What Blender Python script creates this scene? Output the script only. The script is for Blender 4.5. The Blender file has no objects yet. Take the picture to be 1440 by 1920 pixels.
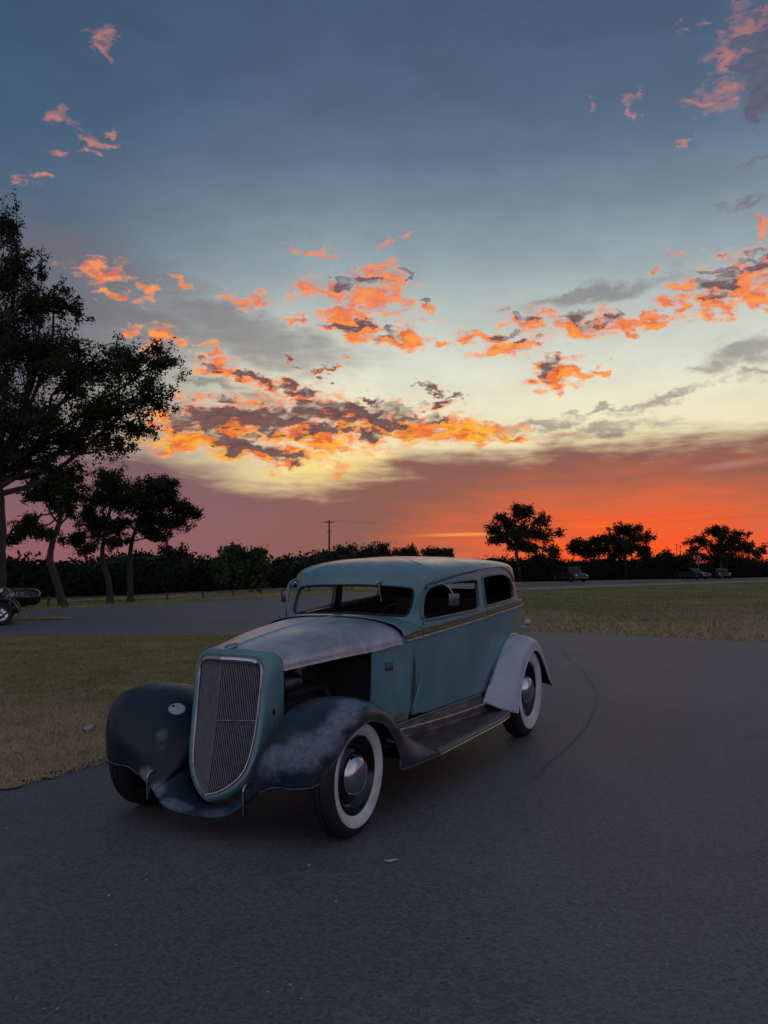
import bpy, bmesh, math, random
import numpy as np
from mathutils import Vector, Matrix, Euler

R = math.radians
rng = np.random.default_rng(7)
random.seed(7)
scene = bpy.context.scene
COL = scene.collection

# ------------------------------------------------------------------ camera
cam_d = bpy.data.cameras.new('camera')
cam = bpy.data.objects.new('camera', cam_d)
COL.objects.link(cam)
cam.location = (0, 0, 1.4065)
cam.rotation_euler = (R(90 + 3.7686), 0, 0)
cam_d.sensor_fit = 'VERTICAL'
cam_d.sensor_height = 24.0
cam_d.lens = 24.0 * 1554.14 / 1920.0
cam_d.clip_start = 0.05
cam_d.clip_end = 5000
scene.camera = cam

scene.view_settings.view_transform = 'Standard'
scene.view_settings.look = 'None'
scene.view_settings.gamma = 1.0
scene.view_settings.use_curve_mapping = False
scene.view_settings.exposure = 0.0
scene.cycles.use_adaptive_sampling = True
scene.cycles.adaptive_threshold = 0.012
scene.cycles.use_denoising = True
scene.cycles.max_bounces = 6
scene.cycles.transparent_max_bounces = 12
scene.cycles.sample_clamp_indirect = 4.0

def lin(c):
    o = []
    for v in c[:3]:
        v /= 255.0
        o.append(v / 12.92 if v <= 0.04045 else ((v + 0.055) / 1.055) ** 2.4)
    return (o[0], o[1], o[2], 1.0)

# ------------------------------------------------------------------ node helper
class NT:
    def __init__(self, tree):
        self.t = tree
        self.n = tree.nodes
        self.l = tree.links
        self.n.clear()
    def put(self, sock, v):
        if isinstance(v, bpy.types.NodeSocket):
            self.l.new(v, sock)
        elif v is not None:
            try:
                sock.default_value = v
            except (TypeError, ValueError):
                if isinstance(v, (int, float)):
                    sock.default_value = [v] * len(sock.default_value)
                else:
                    sock.default_value = tuple(v)[:len(sock.default_value)]
    def node(self, typ, **kw):
        n = self.n.new(typ)
        for k, v in kw.items():
            setattr(n, k, v)
        return n
    def math(self, op, a, b=None, c=None, clamp=False):
        n = self.node('ShaderNodeMath', operation=op, use_clamp=clamp)
        self.put(n.inputs[0], a); self.put(n.inputs[1], b); self.put(n.inputs[2], c)
        return n.outputs[0]
    def vmath(self, op, a, b=None, s=None):
        n = self.node('ShaderNodeVectorMath', operation=op)
        self.put(n.inputs[0], a); self.put(n.inputs[1], b)
        if s is not None: self.put(n.inputs['Scale'], s)
        return n.outputs['Value' if op in ('LENGTH', 'DOT_PRODUCT', 'DISTANCE') else 'Vector']
    def step(self, v, lo, hi, a=0.0, b=1.0, smooth=True):
        n = self.node('ShaderNodeMapRange', interpolation_type='SMOOTHSTEP' if smooth else 'LINEAR')
        self.put(n.inputs['Value'], v)
        self.put(n.inputs['From Min'], lo); self.put(n.inputs['From Max'], hi)
        self.put(n.inputs['To Min'], a); self.put(n.inputs['To Max'], b)
        return n.outputs['Result']
    def mix(self, f, a, b, mode='MIX'):
        n = self.node('ShaderNodeMix', data_type='RGBA', blend_type=mode)
        self.put(n.inputs[0], f); self.put(n.inputs[6], a); self.put(n.inputs[7], b)
        return n.outputs[2]
    def noise(self, vec, scale, detail=4, rough=0.55, dist=0.0, color=False, dim='3D'):
        n = self.node('ShaderNodeTexNoise', noise_dimensions=dim)
        self.put(n.inputs['Vector'], vec); n.inputs['Scale'].default_value = scale
        n.inputs['Detail'].default_value = detail; n.inputs['Roughness'].default_value = rough
        n.inputs['Distortion'].default_value = dist
        return n.outputs['Color' if color else 'Fac']
    def ramp(self, f, stops, interp='LINEAR'):
        n = self.node('ShaderNodeValToRGB')
        cr = n.color_ramp
        cr.interpolation = interp
        while len(cr.elements) > 1:
            cr.elements.remove(cr.elements[-1])
        cr.elements[0].position = stops[0][0]; cr.elements[0].color = stops[0][1]
        for p, c in stops[1:]:
            e = cr.elements.new(p); e.color = c
        self.put(n.inputs[0], f)
        return n.outputs[0]
    def mapping(self, vec, loc=(0, 0, 0), rot=(0, 0, 0), sca=(1, 1, 1), typ='POINT'):
        n = self.node('ShaderNodeMapping', vector_type=typ)
        self.put(n.inputs[0], vec)
        n.inputs['Location'].default_value = loc
        n.inputs['Rotation'].default_value = rot
        n.inputs['Scale'].default_value = sca
        return n.outputs[0]

# ------------------------------------------------------------------ sky: a dusk sky over az/el of the direction
LIT = [(-10.67,9.84,6.58,1.93,4), (-6.67,9.76,3.32,1.65,0), (-9.93,8.14,4.82,1.04,-4), (-7.38,7.75,4.86,0.96,-6), (-2.98,10.54,4.24,1.39,-5), (-0.74,9.65,4.46,1.66,-3),
    (1.86,9.82,4,1.4,-4), (4.08,9.51,3.75,1.05,-4), (6.66,9.11,3.49,0.74,-3), (9.14,8.77,2.59,0.35,-2), (-6.47,7.33,2.21,0.74,-8), (-14.21,9.36,2.33,0.93,0),
    (-13.49,8.32,2.55,0.94,0), (-11.43,13.47,2.1,0.77,-18), (-8.89,12.58,2.42,0.57,-18), (-5.95,11.84,1.92,0.54,-14), (-2.23,11.02,2.23,0.51,-8), (-10.69,11.45,1.45,0.32,-8),
    (3.91,11,1.18,0.4,0), (2.98,12.17,0.97,0.32,-15), (-6.41,14.18,1,0.32,-10), (-4.1,13.48,0.89,0.21,0), (-4.21,12.91,0.74,0.18,0), (-0.56,11.64,0.67,0.18,0),
    (4.46,11.5,0.52,0.14,0), (-3.76,18.68,2.82,0.89,0), (-0.75,18.2,2.63,1.37,0), (-2.25,16.38,2.44,0.98,-6), (-3,17.14,2.25,0.69,0), (0.38,19.58,1.88,0.61,-10),
    (3,17.59,1.12,0.62,0), (1.87,15.68,1.2,1.12,0), (0.75,15.4,1.5,0.64,0), (-5.19,21.29,1.58,0.37,-8), (0.38,21.84,0.98,0.27,6), (-0.94,19.57,1.69,0.68,0),
    (0.94,20.59,0.53,0.4,0), (0,20.26,1.13,0.34,0), (-10.3,17.83,1.02,0.51,-20), (-8.69,17.97,0.88,0.44,0), (-6.5,16.64,0.96,0.38,0), (-2.43,14.33,0.67,0.18,0),
    (4.11,15.37,0.74,0.28,0), (-19.38,18.81,1.97,0.78,-8), (-16.11,17.87,1.05,0.53,0), (-14.09,18.8,0.92,0.2,-5), (-14.9,15.18,1.48,0.75,-6), (-17.19,15.15,0.69,0.3,0),
    (-12.53,14.88,0.64,0.21,0), (-11.55,14.41,0.72,0.28,-15), (-18.84,17.68,0.74,0.26,0), (-15.69,14.34,0.91,0.34,0), (-19.31,31.89,1.17,0.38,-10), (-19.02,31.28,0.55,0.38,0),
    (-21.61,27.49,0.8,0.63,-40), (-20.08,26.64,1.15,0.41,-12), (-22.04,25.37,0.92,0.27,0), (-23.77,23.75,0.64,0.3,0), (-18.56,27.21,0.69,0.18,0), (-20.39,25.7,0.4,0.21,0),
    (6.71,15.58,2.06,0.49,-3), (9.84,16.4,2.46,0.83,4), (8.91,14.66,2.54,0.7,12), (13.97,16.1,2.38,0.95,0), (16.48,15.89,2.38,0.57,0), (17.97,16.3,0.88,0.47,20),
    (19.66,16.68,0.93,0.59,20), (11.78,12.82,1.85,1.26,10), (13.5,13.09,1.2,0.63,0), (14.97,13.18,0.9,0.35,0), (16.57,15.2,0.75,0.27,0), (17.95,15.8,1.35,0.4,0),
    (23.28,17.77,2.95,1.65,8), (20.19,17.81,1.38,0.39,-4), (22.12,16.55,1.75,0.84,0), (24.87,18.51,1.53,1.06,15), (24.97,16.6,1.82,0.95,0), (20.23,19.58,0.56,0.32,20),
    (19.23,19.63,0.34,0.29,0), (18.03,19.27,0.41,0.26,0), (25.16,20.64,0.49,0.55,0), (25.35,20.92,0.61,0.36,0), (23.34,30.27,1.09,1.6,40), (24.76,31.34,1.25,1.56,40),
    (22.39,28.36,1.17,0.84,15), (25.02,32.33,0.44,0.77,0), (17.4,29.26,0.52,0.57,30), (17.48,28.32,0.35,0.35,0), (20.57,26.3,0.3,0.41,0), (21.26,32.27,0.6,0.21,0),
    (14.65,29.46,0.57,0.35,0), (-4.82,9.18,4.08,1.09,-4), (-11.73,9.16,3.61,0.93,4), (5.19,9.39,3.66,0.73,-3), (-3.71,8.24,3.34,0.51,-4),
    ]
DARK = [(-10.67,10.27,5.25,1.03,2), (-7.4,10.11,3.32,1.21,0), (-9.75,8.36,3.28,0.65,-4), (-2.61,10.8,3.57,0.78,-6), (-0.56,10.19,3.12,0.79,-5), (1.49,10.66,2.67,0.61,-6),
    (3.72,10.17,1.78,0.44,-6), (-6.47,7.33,1.68,0.48,-8), (-1.12,9.1,1.78,0.53,0), (-4.08,9.62,1.56,0.7,0), (-8.89,12.65,2.01,0.39,-18), (-5.95,11.87,1.66,0.39,-14),
    (-12.15,13.68,1.26,0.28,-18), (-2.23,11.17,2.23,0.33,-8), (-10.69,11.45,1.59,0.39,-8), (3.91,11.08,1.11,0.33,0), (2.98,12.21,1.12,0.36,-15), (-6.41,14.22,1.11,0.32,-10),
    (-4.21,12.91,0.89,0.25,0), (-4.1,13.59,0.82,0.14,0), (-0.56,11.64,0.82,0.25,0), (4.46,11.5,0.67,0.22,0), (-14.22,10.24,1.41,0.35,0), (-3.01,19.14,1.69,0.38,0),
    (-1.51,19.57,1.51,0.41,-8), (-2.44,16.45,1.69,0.35,0), (0.56,16.04,0.9,0.42,0), (3,18.01,0.6,0.21,0), (1.51,19.98,0.68,0.2,0), (9.85,16.82,1.63,0.28,0),
    (13.45,16.65,1.34,0.48,0), (15.38,16.34,0.9,0.3,0), (11.61,13.36,1.43,0.63,20), (8.19,15.78,1.1,0.24,0), (9.83,15.01,1.09,0.21,10), (22.32,17.95,1.34,0.83,0),
    (25.04,18.74,1.29,0.56,10), (23.95,19.02,1.4,0.31,5), (22.46,17.07,0.96,0.45,0), (21.86,18.75,1.22,0.26,0), (25.4,29.6,2.15,2.89,25), (25.64,27.62,1.53,1.65,0),
    (-12.27,9.22,2.15,0.5,2), (-4.83,10.52,1.85,0.51,-5),
    ]
GREY = [(15.76,17.96,5.41,0.8,9), (13.29,17.75,3.16,0.54,4), (23.95,13.64,3.64,0.98,8), (21.7,12.69,2.84,0.6,8), (19.03,11.02,4.21,0.45,13), (14.58,10.4,3.09,0.28,12),
    (25.38,24.51,1.53,0.41,15), (24.06,22.59,1.87,0.36,20), (-8.18,14.9,8.55,2.09,-4), (-16.76,16.13,8.57,2.34,-8), (-22.53,19.77,8.13,2.48,-6), (-18.19,18.67,7.04,1.94,-8),
    (-11.11,16.51,7.37,1.37,-5), (10.3,9.49,3.91,0.43,4), (14.9,9.15,5.4,0.49,6), (-9.24,11.5,3.3,0.57,-8), (-12.14,12.45,2.88,0.49,-12), (24.53,12.11,2.42,0.46,10),
    ]
BANK = [(-25,6.8),(-18.6,7.6),(-14.2,7.2),(-10.6,6.4),(-6.6,5.6),(-3,6.1),(0,7.0),(1.5,7.9),(4.8,8.4),(10.3,8.6),(15.6,8.6),(20.6,8.8),(25,8.8)]
GLINTS = [(5.6,2.2,4.8,0.2,1,(252,156,74),0.8),(14.4,2.75,3.5,0.3,0,(255,120,40),0.5),(-5.6,5.2,3.0,0.3,10,(220,180,140),0.3),(23,6.5,3.5,0.4,6,(226,180,150),0.2)]

world = bpy.data.worlds.new('World')
scene.world = world
world.use_nodes = True
def build_sky():
    s = NT(world.node_tree)
    tc = s.node('ShaderNodeTexCoord')
    sep = s.node('ShaderNodeSeparateXYZ')
    s.put(sep.inputs[0], tc.outputs['Generated'])
    az = s.math('MULTIPLY', s.math('ARCTAN2', sep.outputs[0], sep.outputs[1]), 57.2958)
    el = s.math('MULTIPLY', s.math('ARCSINE', sep.outputs[2]), 57.2958)
    comb = s.node('ShaderNodeCombineXYZ')
    s.put(comb.inputs[0], az); s.put(comb.inputs[1], el)
    P = comb.outputs[0]
    e90 = s.math('DIVIDE', s.math('MAXIMUM', el, 0.0), 90.0)
    def er(stops):
        return s.ramp(e90, [(e / 90.0, lin(c)) for e, c in stops])
    west = er([(0, (250, 205, 130)), (6, (248, 224, 166)), (8, (245, 229, 184)), (10, (240, 231, 196)), (13.3, (222, 223, 205)),
               (17, (186, 196, 191)), (20, (152, 168, 174)), (23.6, (122, 140, 155)), (26.8, (99, 117, 140)),
               (30, (84, 103, 128)), (35, (72, 92, 118)), (50, (88, 104, 130)), (68, (110, 118, 139)), (90, (118, 122, 141))])
    side = er([(0, (146, 98, 112)), (4, (132, 98, 112)), (7, (112, 92, 106)), (10, (104, 94, 108)), (13, (98, 94, 110)), (17, (92, 98, 116)),
               (21, (84, 104, 126)), (27, (70, 95, 121)), (33, (62, 86, 113)), (50, (86, 103, 129)), (68, (110, 118, 139)), (90, (118, 122, 141))])
    east = er([(0, (146, 136, 158)), (6, (172, 158, 180)), (14, (178, 172, 194)), (24, (160, 166, 188)), (40, (136, 146, 168)), (68, (121, 126, 146)), (90, (118, 122, 141))])
    f_side = s.step(az, -27.0, -2.0)
    f_right = s.step(az, 60.0, 28.0)
    f_west = s.math('MULTIPLY', f_side, f_right)
    base = s.mix(f_west, side, west)
    back = s.step(sep.outputs[1], 0.35, -0.35)
    base = s.mix(back, base, east)
    # fields of cloud
    nv = s.mapping(P, sca=(0.55, 0.95, 1))
    warp = s.noise(nv, 0.75, 4, 0.6, color=True, dim='2D')
    wv = s.vmath('SUBTRACT', warp, (0.5, 0.5, 0.5))
    wv = s.vmath('MULTIPLY', wv, (5.0, 2.4, 0))
    Pw = s.vmath('ADD', P, wv)
    frames = {r: s.mapping(Pw, rot=(0, 0, R(-r))) for r in (-18, -8, 8, 16)}
    frames[0] = Pw
    def field(blobs):
        best = None
        for (a, e, rx, ry, rot) in blobs:
            fr = min(frames, key=lambda k: abs(k - rot))
            c, sn = math.cos(R(-fr)), math.sin(R(-fr))
            u, w = a * c - e * sn, a * sn + e * c
            v = frames[fr]
            if best is not None:      # chained through z so that the shader compiles one blob after the other
                n = s.node('ShaderNodeVectorMath', operation='MULTIPLY_ADD')
                s.put(n.inputs[0], best); s.put(n.inputs[1], (0, 0, 1)); s.put(n.inputs[2], v)
                v = n.outputs[0]
            n = s.node('ShaderNodeVectorMath', operation='MULTIPLY_ADD')
            s.put(n.inputs[0], v); s.put(n.inputs[1], (1 / rx, 1 / ry, 0)); s.put(n.inputs[2], (-u / rx, -w / ry, 0))
            q = s.vmath('DOT_PRODUCT', n.outputs[0], n.outputs[0])
            best = q if best is None else s.math('MINIMUM', best, q)
        return s.math('SUBTRACT', 1.0, s.math('SQRT', best))
    Ph = s.vmath('ADD', P, s.vmath('SCALE', wv, s=0.35))
    F = field(LIT); D = field(DARK); G = field(GREY)
    fine = s.noise(s.mapping(Ph, sca=(0.60, 1.45, 1)), 1.35, 7, 0.51, dim='2D')
    fine2 = s.noise(s.mapping(Ph, loc=(31, 7, 0), sca=(0.55, 1.5, 1)), 1.0, 5, 0.55, dim='2D')
    streak = s.noise(s.mapping(P, rot=(0, 0, R(-4)), sca=(0.16, 0.9, 1)), 0.9, 4, 0.6, dim='2D')
    soft = s.noise(s.mapping(P, sca=(0.35, 0.8, 1)), 0.5, 3, 0.55, dim='2D')
    # thin high haze streaks in the clear part
    hz = s.step(soft, 0.3, 0.7, 0.95, 1.04)
    hzv = s.vmath('SCALE', base, s=hz)
    base = s.mix(1.0, base, hzv)
    # grey veils
    g = s.step(s.math('ADD', G, s.math('MULTIPLY', s.math('SUBTRACT', streak, 0.5), 1.2)), -0.15, 0.9, 0.0, 0.62)
    base = s.mix(g, base, lin((118, 108, 114)))
    # glow of light in the gap above the bank
    gl = s.vmath('LENGTH', s.mapping(P, loc=(-3.6, 6.9, 0), rot=(0, 0, R(8)), sca=(7.0, 2.0, 1), typ='TEXTURE'))
    base = s.mix(s.step(gl, 1.0, 0.0, 0, 0.7), base, lin((255, 224, 128)))
    # low bank of smoke-coloured cloud
    fc = s.node('ShaderNodeFloatCurve')
    cv = fc.mapping.curves[0]
    pts = [(-90, 6.0), (-40, 6.3)] + BANK + [(40, 8.0), (90, 6.0)]
    while len(cv.points) < len(pts):
        cv.points.new(0.5, 0.5)
    for p, (a, e) in zip(cv.points, pts):
        p.location = ((a + 90) / 180.0, e / 10.0)
    fc.mapping.update()
    s.put(fc.inputs['Value'], s.step(az, -90, 90, smooth=False))
    bh = s.math('MULTIPLY', fc.outputs[0], 10.0)
    over = s.math('SUBTRACT', bh, el)
    over = s.math('ADD', over, s.math('MULTIPLY', s.math('SUBTRACT', streak, 0.5), 3.2))
    over = s.math('ADD', over, s.math('MULTIPLY', s.math('SUBTRACT', soft, 0.5), 2.2))
    bank = s.step(over, -1.0, 1.6, 0.0, 0.97)
    bank = s.math('MULTIPLY', bank, s.step(back, 0.0, 1.0, 1.0, 0.25))
    sd = s.vmath('LENGTH', s.mapping(P, loc=(17.5, 0.3, 0), sca=(20.0, 7.4, 1), typ='TEXTURE'))
    sd = s.math('ADD', sd, s.math('MULTIPLY', s.math('SUBTRACT', streak, 0.5), 0.5))
    bcol = s.ramp(sd, [(0.0, lin((255, 92, 22))), (0.18, lin((252, 84, 32))), (0.36, lin((236, 90, 46))), (0.58, lin((212, 95, 60))),
                       (0.80, lin((168, 92, 72))), (1.05, lin((136, 88, 82)))])
    left = s.ramp(s.math('DIVIDE', s.math('MAXIMUM', el, 0.0), 10.0), [(0.0, lin((146, 92, 96))), (0.35, lin((134, 95, 104))), (0.8, lin((116, 93, 96))), (1.0, lin((108, 88, 94)))])
    bcol = s.mix(s.step(az, 1, -18), bcol, left)
    bcol = s.mix(s.step(az, 34, 70), bcol, left)
    base = s.mix(bank, base, bcol)
    # glints of light through the bank
    for (a, e, rx, ry, rot, c, k) in GLINTS:
        q = s.vmath('LENGTH', s.mapping(P, loc=(a, e, 0), rot=(0, 0, R(rot)), sca=(rx, ry, 1), typ='TEXTURE'))
        base = s.mix(s.step(q, 1.0, 0.1, 0, k), base, lin(c))
    plain = base
    # broken cumulus: lit from below by the sun under the horizon
    d = s.math('ADD', F, s.math('MULTIPLY', s.math('SUBTRACT', fine, 0.5), s.step(el, 8, 26, 2.0, 2.6)))
    alpha = s.step(d, -0.24, s.step(el, 12, 28, 0.72, 1.15))
    high = s.step(el, 13.0, 27.0)
    off = s.noise(s.mapping(Ph, loc=(0.15, -0.45, 0), sca=(0.60, 1.45, 1)), 1.35, 4, 0.55, dim='2D')
    relief = s.math('SUBTRACT', fine, off)
    alpha = s.math('MULTIPLY', alpha, s.step(el, 17, 31, 1.0, 0.52))
    body = s.step(d, 0.05, 0.85)
    lit = s.ramp(body, [(0.0, lin((248, 186, 150))), (0.35, lin((255, 150, 96))), (0.7, lin((255, 124, 58))), (1.0, lin((255, 146, 62)))])
    low = s.math('MULTIPLY', s.step(el, 14.0, 8.2), s.step(s.math('ADD', fine2, s.math('MULTIPLY', body, 0.12)), 0.44, 0.66))
    lit = s.mix(low, lit, lin((255, 184, 40)))
    lit = s.mix(s.math('MULTIPLY', s.step(fine2, 0.52, 0.36), 0.55), lit, lin((226, 92, 56)))
    lit = s.mix(s.step(relief, 0.0, 0.20, 0, 0.5), lit, lin((255, 172, 84)))
    lit = s.mix(s.step(relief, 0.02, -0.22, 0, 0.6), lit, lin((200, 84, 60)))
    lit = s.mix(s.math('MULTIPLY', high, 0.72), lit, lin((206, 132, 128)))
    dk = s.math('ADD', D, s.math('MULTIPLY', s.math('SUBTRACT', fine2, 0.5), 1.9))
    dk = s.math('ADD', dk, s.math('MULTIPLY', s.math('SUBTRACT', fine, 0.5), 0.9))
    dkf = s.step(dk, -0.2, 0.72)
    dcol = s.mix(high, lin((106, 80, 80)), lin((90, 88, 108)))
    dcol = s.mix(s.step(relief, -0.12, 0.12, 0.0, 0.5), dcol, s.mix(high, lin((138, 98, 92)), lin((110, 100, 116))))
    edge = s.mix(dkf, lit, lin((236, 96, 54)))
    ccol = s.mix(s.step(dkf, 0.25, 0.75), edge, dcol)
    base = s.mix(alpha, base, ccol)
    a2 = s.step(dk, 0.08, 0.75, 0.0, 0.8)
    base = s.mix(s.math('MULTIPLY', a2, s.step(alpha, 0.6, 0.0)), base, dcol)
    bg = s.node('ShaderNodeBackground'); s.put(bg.inputs['Color'], base)
    bg0 = s.node('ShaderNodeBackground'); s.put(bg0.inputs['Color'], plain)
    # the cumulus lie between these bearings and heights: elsewhere skip their nodes
    inside = s.math('MULTIPLY', s.math('LESS_THAN', s.math('ABSOLUTE', az), 34.0), s.math('LESS_THAN', s.math('ABSOLUTE', s.math('SUBTRACT', el, 21.0)), 19.0))
    ms = s.node('ShaderNodeMixShader')
    s.put(ms.inputs[0], inside); s.l.new(bg0.outputs[0], ms.inputs[1]); s.l.new(bg.outputs[0], ms.inputs[2])
    out = s.node('ShaderNodeOutputWorld')
    s.l.new(ms.outputs[0], out.inputs['Surface'])
build_sky()
world.cycles.sampling_method = 'MANUAL'
world.cycles.sample_map_resolution = 512

# the sun has just gone behind the bank: a last weak, wide, warm light from its bearing
sun_d = bpy.data.lights.new('sun', 'SUN')
sun_d.energy = 0.05
sun_d.angle = R(12)
sun_d.color = (1.0, 0.42, 0.18)
sun = bpy.data.objects.new('sun', sun_d)
COL.objects.link(sun)
SUN_AZ, SUN_EL = 17.0, 3.0
sv = Vector((math.sin(R(SUN_AZ)) * math.cos(R(SUN_EL)), math.cos(R(SUN_AZ)) * math.cos(R(SUN_EL)), math.sin(R(SUN_EL))))
sun.rotation_euler = (-sv).to_track_quat('-Z', 'Y').to_euler()

# ------------------------------------------------------------------ mesh helpers
def tag(o, label=None, cat=None, group=None, kind=None):
    if label: o['label'] = label
    if cat: o['category'] = cat
    if group: o['group'] = group
    if kind: o['kind'] = kind
    return o

def empty(name, loc=(0, 0, 0), rz=0.0, label=None, cat=None, group=None):
    o = bpy.data.objects.new(name, None)
    COL.objects.link(o)
    o.location = loc
    o.rotation_euler = (0, 0, rz)
    o.empty_display_size = 0.2
    return tag(o, label, cat, group)

def make_mesh(name, V, F, sharp=35, smooth=True):
    me = bpy.data.meshes.new(name)
    me.from_pydata([tuple(map(float, v)) for v in V], [], [tuple(map(int, f)) for f in F])
    if smooth and len(me.polygons):
        me.polygons.foreach_set('use_smooth', [True] * len(me.polygons))
        if sharp:
            me.set_sharp_from_angle(angle=R(sharp))
    me.update()
    return me

def add(name, geo, mat, parent=None, solid=None, sharp=35, smooth=True, inner=None, weld=None):
    V, F = geo
    if weld:
        bm = bmesh.new()
        vs = [bm.verts.new(tuple(map(float, v))) for v in V]
        for f in F:
            try:
                bm.faces.new([vs[i] for i in f])
            except ValueError:
                pass
        bmesh.ops.remove_doubles(bm, verts=bm.verts, dist=weld)
        bmesh.ops.dissolve_degenerate(bm, edges=bm.edges, dist=1e-5)
        me = bpy.data.meshes.new(name)
        bm.to_mesh(me); bm.free()
        me.polygons.foreach_set('use_smooth', [smooth] * len(me.polygons))
        if sharp: me.set_sharp_from_angle(angle=R(sharp))
    else:
        me = make_mesh(name, V, F, sharp, smooth)
    me.materials.append(mat)
    o = bpy.data.objects.new(name, me)
    COL.objects.link(o)
    o.parent = parent
    if solid:
        m = o.modifiers.new('thickness', 'SOLIDIFY')
        m.thickness = solid
        m.offset = -1.0
        m.use_even_offset = False
        if inner:
            me.materials.append(inner)
            m.material_offset = 1
            m.material_offset_rim = 0
    return o

def join(*geos):
    V, F = [], []
    for v, f in geos:
        k = len(V)
        V.extend(v)
        F.extend([tuple(i + k for i in q) for q in f])
    return V, F

def mirror(geo):
    V, F = geo
    return [(v[0], -v[1], v[2]) for v in V], [tuple(reversed(f)) for f in F]

def flip(geo):
    return geo[0], [tuple(reversed(f)) for f in geo[1]]

def xf(geo, M):
    return [tuple(M @ Vector(v)) for v in geo[0]], geo[1]

def sheet(G, keep=None, close_u=False):
    """grid of points (nu, nv, 3) to faces; keep > 0 clips along its zero line"""
    G = np.asarray(G, float)
    nu, nv = G.shape[:2]
    V = [tuple(p) for p in G.reshape(-1, 3)]
    F = []
    cut = {}
    fl = G.reshape(-1, 3)
    kp = None if keep is None else np.asarray(keep, float).reshape(-1)
    for i in range(nu if close_u else nu - 1):
        i2 = (i + 1) % nu
        for j in range(nv - 1):
            q = (i * nv + j, i2 * nv + j, i2 * nv + j + 1, i * nv + j + 1)
            if kp is None:
                F.append(q)
                continue
            s = [kp[a] for a in q]
            if min(s) > 0:
                F.append(q)
            elif max(s) > 0:
                poly = []
                for k in range(4):
                    a, b = q[k], q[(k + 1) % 4]
                    sa, sb = kp[a], kp[b]
                    if sa > 0: poly.append(a)
                    if (sa > 0) != (sb > 0):
                        key = (min(a, b), max(a, b))
                        if key not in cut:
                            t = sa / (sa - sb)
                            cut[key] = len(V)
                            V.append(tuple(fl[a] + (fl[b] - fl[a]) * t))
                        poly.append(cut[key])
                if len(poly) >= 3: F.append(tuple(poly))
    used = sorted({i for f in F for i in f})
    m = {a: k for k, a in enumerate(used)}
    return [V[a] for a in used], [tuple(m[i] for i in f) for f in F]

def herm(xs, ys, x):
    """smooth 1D interpolation (monotone-ish cubic)"""
    xs = np.asarray(xs, float); ys = np.asarray(ys, float)
    if xs[0] > xs[-1]: xs, ys = xs[::-1], ys[::-1]
    d = np.diff(ys) / np.diff(xs)
    m = np.zeros(len(xs))
    m[0], m[-1] = d[0], d[-1]
    for i in range(1, len(xs) - 1):
        m[i] = 0 if d[i - 1] * d[i] <= 0 else 2 * d[i - 1] * d[i] / (d[i - 1] + d[i])
    x = np.clip(np.asarray(x, float), xs[0], xs[-1])
    i = np.clip(np.searchsorted(xs, x) - 1, 0, len(xs) - 2)
    h = xs[i + 1] - xs[i]
    t = (x - xs[i]) / h
    return ((2 * t**3 - 3 * t**2 + 1) * ys[i] + (t**3 - 2 * t**2 + t) * h * m[i] + (-2 * t**3 + 3 * t**2) * ys[i + 1] + (t**3 - t**2) * h * m[i + 1])

def crom(P, n, closed=False):
    """Catmull-Rom through P, n samples"""
    P = np.asarray(P, float)
    k = len(P)
    t = np.linspace(0, k if closed else k - 1, n, endpoint=not closed)
    i = np.floor(t).astype(int)
    if not closed: i = np.clip(i, 0, k - 2)
    f = (t - i)[:, None]
    if closed:
        p0, p1, p2, p3 = (P[(i + o) % k] for o in (-1, 0, 1, 2))
    else:
        Q = np.vstack([2 * P[0] - P[1], P, 2 * P[-1] - P[-2]])
        p0, p1, p2, p3 = Q[i], Q[i + 1], Q[i + 2], Q[i + 3]
    return 0.5 * (2 * p1 + (p2 - p0) * f + (2 * p0 - 5 * p1 + 4 * p2 - p3) * f**2 + (3 * p1 - p0 - 3 * p2 + p3) * f**3)

def resample(P, n):
    P = np.asarray(P, float)
    L = np.r_[0, np.cumsum(np.linalg.norm(np.diff(P, axis=0), axis=1))]
    t = np.linspace(0, L[-1], n)
    return np.stack([np.interp(t, L, P[:, c]) for c in range(P.shape[1])], 1)

def net(N, nu, nv):
    N = np.asarray(N, float)
    A = np.stack([crom(N[:, j], nu) for j in range(N.shape[1])], 1)
    return np.stack([crom(A[i], nv) for i in range(nu)], 0)

def sdf_poly(poly, X, Z):
    """signed distance to a closed polygon, positive outside"""
    X = np.asarray(X, float); Z = np.asarray(Z, float)
    a = poly; b = np.roll(poly, -1, axis=0)
    px = X[..., None]; pz = Z[..., None]
    ex, ez = b[:, 0] - a[:, 0], b[:, 1] - a[:, 1]
    t = np.clip(((px - a[:, 0]) * ex + (pz - a[:, 1]) * ez) / (ex**2 + ez**2 + 1e-12), 0, 1)
    dd = np.sqrt(((px - a[:, 0] - t * ex)**2 + (pz - a[:, 1] - t * ez)**2).min(-1))
    c = ((a[:, 1] <= pz) != (b[:, 1] <= pz)) & (px < a[:, 0] + (pz - a[:, 1]) / np.where(np.abs(ez) < 1e-9, 1e-9, ez) * ex)
    return np.where(c.sum(-1) % 2 == 1, -dd, dd)

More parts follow.
